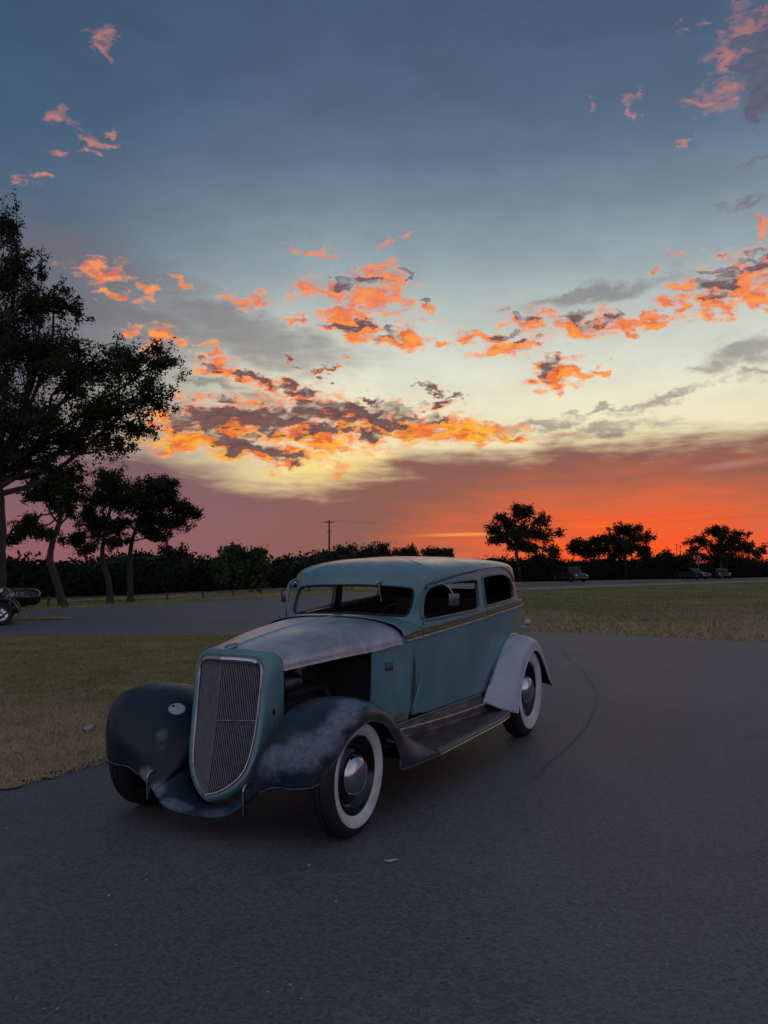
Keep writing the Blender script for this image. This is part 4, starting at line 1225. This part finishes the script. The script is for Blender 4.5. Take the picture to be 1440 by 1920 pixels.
# ================================================================== TREES
CH, CP, CF = 1.4065, R(3.7686), 1554.14
def at(px, py, D):
    """the point at ground distance D seen in that direction from the drive"""
    vx, vz = (px - 720) / CF, (960 - py) / CF
    fy = math.cos(CP) - vz * math.sin(CP)
    fz = math.sin(CP) + vz * math.cos(CP)
    return np.array((vx / fy * D, D, CH + fz / fy * D))

def leaf_mat(name, dark, light, trans=0.25):
    m = bpy.data.materials.new(name); m.use_nodes = True
    s = NT(m.node_tree)
    tc = s.node('ShaderNodeTexCoord')
    n = s.noise(tc.outputs['Object'], 1.3, 4, 0.6)
    h = s.noise(tc.outputs['Object'], 25.0, 2, 0.5)
    c = s.mix(s.step(s.math('ADD', n, s.math('MULTIPLY', s.math('SUBTRACT', h, .5), .6)), 0.35, 0.65), dark, light)
    d = s.node('ShaderNodeBsdfPrincipled'); s.put(d.inputs['Base Color'], c); d.inputs['Roughness'].default_value = .6
    d.inputs['Specular IOR Level'].default_value = .12
    t = s.node('ShaderNodeBsdfTranslucent'); s.put(t.inputs[0], c)
    mx = s.node('ShaderNodeMixShader'); mx.inputs[0].default_value = trans
    s.l.new(d.outputs[0], mx.inputs[1]); s.l.new(t.outputs[0], mx.inputs[2])
    o = s.node('ShaderNodeOutputMaterial'); s.l.new(mx.outputs[0], o.inputs[0])
    return m
LEAF_OAK = leaf_mat('live oak leaves', (0.020, 0.028, 0.012, 1), (0.045, 0.060, 0.024, 1))
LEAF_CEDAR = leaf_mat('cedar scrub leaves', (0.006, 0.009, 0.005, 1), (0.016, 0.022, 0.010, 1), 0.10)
LEAF_GREEN = leaf_mat('bright drooping leaves', (0.035, 0.058, 0.018, 1), (0.075, 0.110, 0.035, 1), 0.25)
BARK = simple('grey oak bark', (0.045, 0.036, 0.031), .9, 0, .45, 9, .5)

def leaves_mesh(name, C0, size, mat, parent, elong=1.8, droop=0.0):
    n = len(C0)
    u = rng.normal(size=(n, 3)); u[:, 2] -= droop; u /= np.linalg.norm(u, axis=1)[:, None]
    v = rng.normal(size=(n, 3)); v -= u * (u * v).sum(1)[:, None]; v /= np.linalg.norm(v, axis=1)[:, None]
    s = (size * rng.uniform(.6, 1.35, n))[:, None]
    V = np.empty((n, 4, 3))
    V[:, 0] = C0 - u * s * .5 * elong; V[:, 1] = C0 + v * s * .42; V[:, 2] = C0 + u * s * .5 * elong; V[:, 3] = C0 - v * s * .42
    me = bpy.data.meshes.new(name)
    me.vertices.add(n * 4); me.vertices.foreach_set('co', V.reshape(-1))
    me.loops.add(n * 4); me.loops.foreach_set('vertex_index', np.arange(n * 4, dtype=np.int32))
    me.polygons.add(n); me.polygons.foreach_set('loop_start', np.arange(0, n * 4, 4, dtype=np.int32))
    me.update(calc_edges=True)
    me.materials.append(mat)
    o = bpy.data.objects.new(name, me); COL.objects.link(o); o.parent = parent
    return o

def tree(name, label, D, trunk, blobs, r0, leaf, nleaf, leafmat, group=None, cat='tree', depth=1.0, spray=0.5, twigs=None, droop=0.0, tw=.006, gap=-.18, sat=2):
    """trunk: pixel path; blobs: (px, py, rx, ry[, dD]) of the crown; real positions at ground distance D"""
    ph = rng.uniform(0, 6.28, 4)
    k = D / CF
    tp = np.array([at(a, b, D) for a, b in trunk])
    tp[0, 2] = -.06
    base = tp[0].copy(); base[2] = 0.0
    root = empty(name, tuple(base), 0, label, cat, group)
    tp = crom(tp, 26) - base
    tp[1:-1] += rng.normal(size=(24, 3)) * r0 * .035
    rr = r0 * (1.0 - .55 * np.linspace(0, 1, 26)); rr[0] *= 1.5; rr[1] *= 1.2
    geo = [tube(tp, rr, 10)]
    B = []
    for b in blobs:
        c = at(b[0], b[1], D + (b[4] if len(b) > 4 else rng.uniform(-.5, .5) * k * b[2]))
        B.append((c - base, b[2] * k, b[3] * k, None))
    for c, rx, ry, _p in list(B):          # ragged satellites round each mass of leaves
        for _ in range(sat):
            d = rng.normal(size=3); d /= np.linalg.norm(d); d[2] = d[2] * .8 + .1
            B.append((c + d * np.array((rx, rx, ry)) * rng.uniform(.75, 1.15), rx * rng.uniform(.28, .5), ry * rng.uniform(.3, .55), c))
    vol = np.array([b[1] * b[1] * b[2] for b in B])**.72
    share = vol / vol.sum()
    L = []
    for (c, rx, ry, par), sh in zip(B, share):
        j = 17 + int(rng.integers(0, 9))
        s0 = tp[min(25, j)] if par is None else par
        LL = np.linalg.norm(c - s0)
        limb = crom([s0, s0 * .68 + c * .32 + np.array((0, 0, -.05 * LL)) + rng.normal(size=3) * .07 * LL, s0 * .34 + c * .66 + np.array((0, 0, .03 * LL)) + rng.normal(size=3) * .07 * LL, c], 10)
        geo.append(tube(limb, np.linspace(rr[min(25, j)] * .50 if par is None else tw * 2.2, tw * (2.0 if par is None else 1.2), 10), 6))
        n = max(20, int(nleaf * sh))
        nt = max(10, n // 26)
        d = rng.normal(size=(nt, 3)); d /= np.linalg.norm(d, axis=1)[:, None]
        rad = rng.random(nt)**.5
        R3 = np.array((rx, rx * depth, ry))
        end = c + d * R3 * (rad * rng.uniform(.85, 1.08, nt) * (1 + .16 * np.sin(5 * np.arctan2(d[:, 2], d[:, 0]) + ph[0] * 3) + .10 * np.sin(9 * np.arctan2(d[:, 2], d[:, 0]) + ph[1] * 5)) + spray * .55 * (rng.random(nt) < .28) * rng.random(nt))[:, None]
        # open places in the crown
        w8 = 5.2 / max(.5, .5 * (rx + ry))
        hole = np.sin(end[:, 0] * w8 + ph[0]) * np.sin(end[:, 2] * w8 * 1.3 + ph[1]) + .6 * np.sin(end[:, 0] * w8 * 2.1 + end[:, 2] * w8 * 1.7 + ph[2]) + .4 * np.sin(end[:, 1] * w8 * 1.5 + ph[3])
        okk = hole > gap
        if okk.sum() > 6: end = end[okk]; d = d[okk]; nt = len(end)
        ln = (.32 + .30 * rng.random(nt)) * (rx + ry) * .5
        back = -d * ln[:, None] + rng.normal(size=(nt, 3)) * (ln * .35)[:, None]
        back[:, 2] -= .25 * ln
        start = end + back
        sel = rng.random(nt) < .5
        for a, e in zip(start[sel], end[sel]):
            q = limb[int(rng.integers(5, 10))]
            geo.append(tube(crom([q, a + rng.normal(size=3) * .05 * rx, (a + e) / 2 + rng.normal(size=3) * np.linalg.norm(e - a) * .08, e], 7), [tw * 1.5, tw * 1.3, tw * 1.1, tw, tw * .8, tw * .6, tw * .35], 3, cap=False))
        per = n // nt + 1
        t = rng.random((nt, per))**.8
        P = start[:, None, :] + (end - start)[:, None, :] * t[..., None]
        P = P + rng.normal(size=P.shape) * (leaf * 1.0 + .022 * (rx + ry) * .5)
        if droop: P[..., 2] -= np.abs(rng.normal(size=t.shape)) * droop * ry
        L.append(P.reshape(-1, 3))
    add('trunk', join(*geo), BARK, root, sharp=60)
    L = np.vstack(L)
    L = L[L[:, 2] > .1]
    leaves_mesh('crown', L, leaf, leafmat, root, droop=droop * 2)
    return root

tree('oak_tree', 'largest live oak, broad dark crown reaching over the parked old car', 21.0,
     [(-6, 1150), (-8, 1060), (-4, 980), (-8, 910), (-10, 860)],
     [(10, 420, 38, 62), (-50, 480, 100, 120), (28, 500, 62, 60), (-30, 600, 120, 110), (60, 575, 70, 50), (100, 560, 42, 36), (60, 655, 110, 66), (160, 690, 100, 56), (240, 672, 66, 44), (296, 678, 52, 36), (285, 735, 50, 40), (190, 765, 110, 52), (250, 800, 50, 34),
      (60, 780, 120, 66), (140, 830, 96, 34), (-40, 740, 110, 90), (40, 860, 70, 34), (-40, 860, 60, 40), (225, 835, 34, 20), (110, 885, 40, 18)],
     .27, .052, 72000, LEAF_OAK, 'live oaks along the low rail', depth=1.0, spray=1.2, tw=.009)
tree('oak_tree', 'leaning live oak with forked bare trunk next to the black tank', 29.5,
     [(120, 1136), (106, 1090), (94, 1050), (100, 1010), (112, 975), (108, 940)],
     [(100, 905, 52, 30), (135, 925, 22, 20), (70, 925, 30, 20), (112, 945, 34, 18), (48, 985, 36, 20), (80, 1000, 30, 14), (30, 1010, 26, 16), (130, 960, 16, 14)],
     .145, .062, 12500, LEAF_OAK, 'live oaks along the low rail', spray=1.2, tw=.010)
tree('oak_tree', 'slim live oak with curved trunk standing between two others', 31.8,
     [(207, 1131), (204, 1092), (196, 1062), (192, 1030), (200, 985), (208, 950)],
     [(214, 908, 44, 30), (190, 935, 38, 26), (235, 940, 34, 24), (175, 975, 40, 24), (205, 985, 36, 22), (145, 1008, 36, 18), (215, 1015, 28, 14), (165, 1030, 24, 12)],
     .125, .064, 18000, LEAF_OAK, 'live oaks along the low rail', spray=1.2, tw=.010)
tree('oak_tree', 'straight-trunked live oak whose crown sweeps over the open verge', 33.0,
     [(245, 1129), (244, 1085), (244, 1040), (250, 1005), (264, 970)],
     [(288, 912, 42, 24), (262, 938, 34, 28), (310, 940, 46, 30), (345, 958, 30, 16), (275, 975, 40, 26), (318, 980, 42, 22), (290, 1003, 38, 14), (364, 965, 14, 9), (318, 905, 14, 12)],
     .125, .064, 19000, LEAF_OAK, 'live oaks along the low rail', spray=1.3, tw=.010)
tree('willow_tree', 'light green drooping tree with pale trunk, behind the low rail', 46.0,
     [(470, 1106), (468, 1090), (466, 1070), (460, 1050)],
     [(450, 1042, 44, 20), (425, 1058, 28, 20), (478, 1058, 28, 22), (450, 1066, 36, 18), (418, 1080, 16, 16), (486, 1082, 14, 18), (438, 1030, 20, 10)],
     .15, .13, 9000, LEAF_GREEN, spray=.6, droop=.45, tw=.015)
tree('oak_tree', 'tall open-crowned tree rising behind the teal car roof', 78.0,
     [(974, 1092), (972, 1060), (968, 1035), (972, 1000), (985, 975)],
     [(985, 958, 30, 18), (950, 975, 30, 18), (1012, 975, 24, 18), (925, 990, 22, 12), (965, 1000, 42, 20), (1015, 1003, 30, 20), (935, 1012, 26, 14), (985, 1025, 40, 14), (1035, 1035, 22, 16), (1010, 1045, 24, 12)],
     .22, .13, 14000, LEAF_OAK, 'trees along the far road', spray=.7, tw=.03)
tree('oak_tree', 'low spreading tree left of a taller rounded one, against the orange glow', 90.0,
     [(1117, 1088), (1116, 1060), (1112, 1040)],
     [(1090, 1018, 22, 11), (1118, 1015, 20, 12), (1080, 1030, 14, 8), (1108, 1034, 30, 12), (1130, 1030, 14, 10)],
     .2, .14, 7500, LEAF_OAK, 'trees along the far road', spray=.6, tw=.03)
tree('oak_tree', 'tall rounded tree standing full against the orange glow', 91.0,
     [(1172, 1084), (1172, 1055), (1170, 1030), (1168, 1005)],
     [(1168, 993, 28, 14), (1192, 1006, 26, 16), (1150, 1010, 24, 16), (1172, 1025, 38, 16), (1205, 1030, 18, 14), (1150, 1040, 22, 12), (1214, 1044, 12, 8)],
     .22, .14, 12000, LEAF_OAK, 'trees along the far road', spray=.6, tw=.03)
tree('oak_tree', 'wide dome-shaped tree beside the oval sign', 102.0,
     [(1352, 1088), (1352, 1055), (1350, 1030), (1348, 1010)],
     [(1348, 997, 34, 13), (1315, 1013, 26, 14), (1382, 1010, 28, 15), (1350, 1025, 46, 15), (1302, 1030, 14, 11), (1402, 1030, 24, 12), (1350, 1045, 50, 13), (1424, 1038, 16, 14)],
     .24, .14, 15000, LEAF_OAK, 'trees along the far road', spray=.6, tw=.03)
# scrub trees that stand out of the wood behind
SCRUB = [(332, 1044, 30, 18, 60, 'round dark cedar just right of the oaks'), (545, 1052, 30, 13, 72, 'low dark cedar left of the utility pole'), (590, 1052, 22, 11, 80, 'small cedar at the foot of the utility pole'),
         (650, 1036, 24, 16, 84, 'thin ragged tree right of the utility pole'), (690, 1034, 20, 15, 84, 'ragged tree with open branches above the windshield'), (722, 1034, 24, 14, 86, 'bushy tree over the middle of the car roof'),
         (768, 1037, 22, 12, 88, 'low bushy tree over the car roof'), (812, 1036, 16, 8, 90, 'smallest ragged tree over the car roof'), (838, 1036, 10, 6, 96, 'tiny lone treetop over the car roof'),
         (1245, 1044, 18, 9, 96, 'scrubby tree under the thin masts'), (1282, 1048, 18, 9, 98, 'scrubby tree just left of the oval sign'), (270, 1052, 22, 10, 58, 'low cedar behind the straight-trunked oak')]
for (px, py, rx, ry, D, lab) in SCRUB:
    tree('cedar_tree', lab, D, [(px + 2, 1062 + CF * CH / D), (px + 1, 1068), (px, py + 6)], [(px, py, rx, ry), (px - rx * .5, py + ry * .7, rx * .7, ry * .8), (px + rx * .5, py + ry * .8, rx * .7, ry * .8), (px, py + ry * 1.5, rx, ry * .9)], .12, .17, 2600, LEAF_CEDAR if D < 82 else LEAF_OAK, 'scrub trees standing out of the wood', spray=1.0, tw=.02)

# the wood behind: one dense mass of cedar scrub
def wood():
    path = resample(np.array([(-70, 14), (-40, 24), (-26, 30), (-16, 34.5), (-12.5, 40), (-10, 47), (-5, 57), (2, 67), (13, 77.5), (26, 89), (50, 109), (95, 146), (150, 190)], float), 420)
    T = np.gradient(path, axis=0); T /= np.linalg.norm(T, axis=1)[:, None]
    Nn = np.stack([-T[:, 1], T[:, 0]], -1)
    sm = lambda w: np.convolve(rng.normal(size=480), np.hanning(w) / np.sqrt((np.hanning(w)**2).sum()), 'same')[30:450]
    dist = np.hypot(path[:, 0], path[:, 1])
    top = 1.72 + dist * .0058 + .30 * sm(18) + .20 * sm(6)
    n = 120000
    i = rng.integers(0, 420, n)
    dep = rng.random(n)**1.3 * 6
    hh = rng.random(n)**.8
    edge = 1 - .15 * (dep / 6)
    p = path[i] + Nn[i] * dep[:, None] + T[i] * rng.uniform(-.4, .4, n)[:, None]
    h = top[i] * edge * (.25 + .75 * np.sqrt(np.clip(dep / 1.2, 0, 1))) * hh + rng.normal(size=n) * .10
    o = leaves_mesh('woodland', np.c_[p, np.maximum(h, .05)], .17, LEAF_CEDAR, None, 1.6)
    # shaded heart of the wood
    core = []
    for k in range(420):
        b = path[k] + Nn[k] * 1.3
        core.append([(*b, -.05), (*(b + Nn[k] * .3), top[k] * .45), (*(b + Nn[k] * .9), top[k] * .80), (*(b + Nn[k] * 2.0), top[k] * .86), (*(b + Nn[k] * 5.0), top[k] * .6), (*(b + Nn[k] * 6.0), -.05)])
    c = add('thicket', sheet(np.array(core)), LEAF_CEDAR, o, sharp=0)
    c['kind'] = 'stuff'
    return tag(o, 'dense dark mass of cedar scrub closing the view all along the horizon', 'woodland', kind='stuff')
wood()

# ================================================================== SMALL THINGS FAR OFF
# low two-rail fence
fence = empty('rail_fence', (-13.5, 28.2, 0), 0, 'low two-rail dark fence running under the oaks at the wood edge', 'fence')
FL = resample(np.array([(-24, 24.8), (-13.5, 29.4), (-9.0, 35.0), (-5.5, 44.5), (-2.0, 52)], float), 15) - np.array((-13.5, 28.2))
FM = simple('grey rail', (0.16, 0.15, 0.145), .6, .3, .2, 6)
for p in FL:
    add('post', box(p[0], p[1], .14, .07, .07, .36, .008), BARK, fence)
for a, b in zip(FL[:-1], FL[1:]):
    for z in (.25, .08):
        add('rail', tube([(a[0], a[1] - .04, z), (b[0], b[1] - .04, z)], .018, 6), FM, fence)

pole_p = at(617, 1085, 130)
pole = empty('utility_pole', (pole_p[0], 130, 0), 0, 'thin wooden utility pole with short crossarm above the tree line', 'utility pole')
WOODM = simple('weathered pole wood', (0.06, 0.045, 0.035), .9, 0, .3, 4)
add('shaft', tube([(0, 0, -.1), (0, 0, 4.5), (0, 0, 8.75)], [.17, .15, .12], 10), WOODM, pole)
add('crossarm', box(0, -.12, 8.35, 1.5, .12, .13, .01), WOODM, pole)
for q in (-.65, .65, -.3):
    add('insulator', lathe([(.001, 8.42), (.05, 8.42), (.06, 8.50), (.03, 8.58), (.001, 8.60)], 10, 'Z') if q == 0 else xf(lathe([(.001, 8.42), (.05, 8.42), (.06, 8.50), (.03, 8.58), (.001, 8.60)], 10, 'Z'), Matrix.Translation((q, -.12, 0))), M['steel'], pole)
add('lower_bracket', box(0, -.1, 6.9, .8, .08, .08, .01), WOODM, pole)
a0 = np.array((pole_p[0], 130, 8.6))
for (q, ex, ez, lab) in ((.65, 946, 10.4, 'upper thin power line running right from the utility pole'), (-.65, 964, 9.2, 'lower thin power line running right from the utility pole')):
    e = at(1470, ex, 92); s0 = a0 + np.array((q, -.12, 0))
    w = [s0 + (e - s0) * t - np.array((0, 0, 1.1 * 4 * t * (1 - t))) for t in np.linspace(0, 1.5, 40)]
    tag(add('power_line', tube(w, .006, 4, cap=False), M['black']), lab, 'wire')
for (px, D, top, lab) in ((1269, 220, 1019, 'taller thin radio mast against the orange glow'), (1276, 220, 1023, 'shorter thin radio mast against the orange glow')):
    p = at(px, 1060, D); z = at(px, top, D)[2]
    mt = empty('radio_mast', (p[0], D, 0), 0, lab, 'mast')
    add('shaft', tube([(0, 0, 0), (0, 0, z)], .08, 6), M['steel'], mt)
    for k in (.55, .8, .95):
        add('antenna', box(0, 0, z * k, 1.1, .08, .08), M['steel'], mt)
sp = at(1310, 1085, 95.5)
sg_ = empty('roadside_sign', (sp[0], 95.5, 0), R(8), 'pale oval sign on a post in front of the wood', 'sign')
add('post', tube([(0, 0, -.05), (0, 0, 2.0)], .06, 8), M['steel'], sg_)
add('board', xf(lathe([(.001, -.04), (.5, -.04), (.5, .04), (.001, .04)], 32), Matrix.Translation((0, -.08, 2.15)) @ Matrix.Diagonal((.38, 1, .9, 1))), simple('pale sign board', (.42, .42, .40), .5), sg_)
add('panel', xf(lathe([(.001, -.045), (.40, -.045), (.40, .0)], 32), Matrix.Translation((0, -.08, 2.15)) @ Matrix.Diagonal((.33, 1, .92, 1))), simple('dark sign centre', (.06, .06, .06), .5), sg_)

def small_car(name, loc, rz, label, paint, pickup=False):
    c = empty(name, loc, rz, label, 'pickup' if pickup else 'car')
    L, W = (4.9, 1.8) if pickup else (4.5, 1.75)
    prof = [(-L / 2, .35), (-L / 2, .85), (-L / 2 + .3, .95), (L / 2 - 1.5, .98), (L / 2 - .3, .86), (L / 2, .72), (L / 2, .35)]
    def ext(prof, w, w2):
        n = len(prof)
        V = [(x, -w, z) for x, z in prof] + [(x, w, z) for x, z in prof]
        return V, [tuple(range(n))[::-1], tuple(range(n, 2 * n))] + [(i, (i + 1) % n, (i + 1) % n + n, i + n) for i in range(n)]
    add('body', ext(prof, W / 2, 0), paint, c, smooth=False)
    cp = [(-.2, .95), (.0, 1.62), (.9, 1.62), (1.4, .97)] if pickup else [(-1.7, .94), (-1.1, 1.40), (.2, 1.42), (.95, .97)]
    cab = add('cabin', ext(cp, W / 2 - .14, 0), paint, c, smooth=False)
    dk = M['gloss']
    x0, z0, x1, z1 = cp[3][0], cp[3][1], cp[2][0], cp[2][1]
    ws = [(x0 - (x0 - x1) * t + .02, s * (W / 2 - .24), z0 + (z1 - z0) * t + .01) for t in (.15, .88) for s in (-1, 1)]
    add('windshield', (ws, [(0, 1, 3, 2)]), dk, cab, smooth=False)
    for s in (-1, 1):
        sw = [(cp[0][0] + .25, s * (W / 2 - .135), 1.05), (cp[3][0] - .3, s * (W / 2 - .135), 1.05), (cp[2][0] - .02, s * (W / 2 - .135), z1 - .08), (cp[1][0] + .1, s * (W / 2 - .135), z1 - .08)]
        add('side_window', (sw, [(0, 1, 2, 3)]), dk, cab, smooth=False)
        add('headlight', xf(lathe([(.001, .0), (.10, .0), (.09, .04), (.001, .06)], 14, 'X'), Matrix.Translation((L / 2, s * (W / 2 - .25), .68))), M['chrome'], c)
        for x in (L / 2 - .85, -L / 2 + .95):
            w = add('wheel', xf(lathe([(.001, -.1), (.20, -.1), (.31, -.09), (.33, -.05), (.33, .05), (.31, .09), (.20, .1), (.001, .1)], 24), Matrix.Translation((x, s * (W / 2 - .08), .33))), M['rubber'], c)
            add('hub', xf(lathe([(.001, -.11), (.17, -.11), (.19, -.09)] if s < 0 else [(.19, .09), (.17, .11), (.001, .11)], 18), Matrix.Translation((x, s * (W / 2 - .08), .33))), M['chrome'], w)
    add('bumper', box(L / 2 + .05, 0, .47, .10, W - .1, .14, .03), M['steel'], c)
    c.scale = (.86, .86, .86)
    return c
pc = at(1060, 1090, 79)
small_car('pickup_truck', (pc[0], 77.5, 0), R(-70), 'pale pickup parked by the far road in front of the wood', simple('pale pickup paint', (.035, .035, .035), .35), True)
pc = at(1298, 1086, 92)
small_car('parked_car', (pc[0], 92, 0), R(-60), 'small pale sedan parked beside the oval sign', simple('pale car paint', (.035, .037, .04), .3))
pc = at(1352, 1086, 96.5)
small_car('parked_car', (pc[0], 96.5, 0), R(-100), 'dark sedan half lost under the dome-shaped tree', simple('dark car paint', (.015, .015, .018), .3))

# --- old black roadster at the left edge
rd = empty('vintage_roadster', (-9.43, 20.57, 0), R(22), 'black vintage car with bright pierced wheels, mostly outside the scene edge', 'car')
BLK = simple('black coach enamel', (.012, .012, .014), .18, 0, .15, 6)
def big_fender(xc, y0):
    G = []
    for a in np.linspace(R(-8), R(165), 30):
        r = .345 + .02 * math.cos(a)
        G.append([(xc + r * 1.08 * math.cos(a), y0 + w, .275 + r * math.sin(a) + .035 * (1 - (w / .11)**2)) for w in np.linspace(-.11, .11, 9)])
    return sheet(np.array(G))
for y0 in (-.62, .62):
    for xc in (0.0, -2.45):
        add('fender', big_fender(xc, y0), BLK, rd, solid=.01)
        w = add('wheel', xf(lathe([(.17, -.07), (.20, -.08), (.25, -.08), (.275, -.05), (.28, 0), (.275, .05), (.25, .08), (.20, .08), (.17, .07)], 40), Matrix.Translation((xc, y0, .279))), M['rubber'], rd)
        s = -1 if y0 < 0 else 1
        rim = [(.005, .055 * s), (.05, .06 * s), (.065, .045 * s), (.12, .03 * s), (.155, .05 * s), (.178, .07 * s), (.182, .06 * s)]
        g = lathe(rim, 36)
        add('rim', xf(g if s < 0 else flip(g), Matrix.Translation((xc, y0, .279))), M['chrome'], w)
        for k in range(8):
            a = k * math.pi / 4
            add('vent_hole', xf(ellipsoid((0, 0, 0), (.018, .012, .018), 10, 6), Matrix.Translation((xc + .11 * math.cos(a), y0 + .038 * s, .279 + .11 * math.sin(a)))), M['black'], w)
add('chassis', box(-1.2, 0, .34, 3.2, .8, .14, .03), M['black'], rd)
hb_ = add('bonnet', box(-.45, 0, .66, 1.25, .52, .44, .10), BLK, rd)
add('cab', box(-1.75, 0, .72, 1.35, 1.1, .56, .12), BLK, rd)
add('windscreen', box(-1.12, 0, 1.17, .03, .95, .36, .01), M['steel'], rd)
add('grille', box(.16, 0, .60, .06, .42, .44, .03), M['steel'], rd)
for y0 in (-.40, .40):
    add('headlamp', xf(lathe([(.001, -.16), (.05, -.14), (.095, -.06), (.112, .02), (.115, .05), (.10, .06), (.001, .075)], 24, 'X'), Matrix.Translation((-.05, y0 - .06 * np.sign(y0), .79))), M['dullchrome'], rd)
    add('horn_curl', tube(crom([(.10, y0, .64), (.14, y0, .70), (.20, y0, .715), (.25, y0, .68)], 14), .016, 8), M['dullchrome'], rd)

# --- black fuel tank on a low carriage with its lettering
tk = empty('fuel_tank_trailer', at(75, 1140, 28.6) * np.array((1, 1, 0)), R(0), 'black rounded fuel tank trailer with white lettering, beside the leaning oak', 'trailer')
TD = 28.6 / CF
tl = 2.6
prof = [(.001, .0), (.12, .01), (.22, .06), (.285, .16), (.30, .30), (.30, tl - .3), (.285, tl - .16), (.22, tl - .06), (.12, tl - .01), (.001, tl)]
V, F = lathe([(r * 1.0, -w) for r, w in prof], 40, 'X')
add('tank', ([(x, y * 1.15, z * .95 + .36) for x, y, z in V], flip((V, F))[1]), BLK, tk)
add('top_rail', tube([(-.2, 0, .655), (-tl + .2, 0, .655)], .012, 6), M['steel'], tk)
for x in (-.5, -.95, -1.6):
    add('filler_cap', xf(lathe([(.001, .68), (.06, .68), (.065, .64), (.065, .62)], 14, 'Z'), Matrix.Translation((x, 0, 0))), M['black'], tk)
for x in (-.7, -1.9):
    for y in (-.3, .3):
        add('wheel', xf(lathe([(.001, -.05), (.09, -.05), (.13, -.045), (.14, 0), (.13, .045), (.09, .05), (.001, .05)], 20), Matrix.Translation((x, y, .14))), M['rubber'], tk)
add('carriage', box(-tl / 2, 0, .17, tl * .8, .4, .08, .01), M['black'], tk)
fc = bpy.data.curves.new('lettering', 'FONT')
fc.body = 'TEXACO'; fc.size = .175; fc.space_character = 1.28; fc.extrude = .003; fc.align_x = 'RIGHT'
to = bpy.data.objects.new('lettering_src', fc); COL.objects.link(to)
dg = bpy.context.evaluated_depsgraph_get()
me = bpy.data.meshes.new_from_object(to.evaluated_get(dg))
bpy.data.objects.remove(to)
me.materials.clear(); me.materials.append(simple('faded white lettering', (.40, .39, .37), .6, 0, .2, 20))
lo = bpy.data.objects.new('lettering', me); COL.objects.link(lo); lo.parent = tk
lo.location = (-.40, -.350, .43); lo.rotation_euler = (R(90), 0, 0)
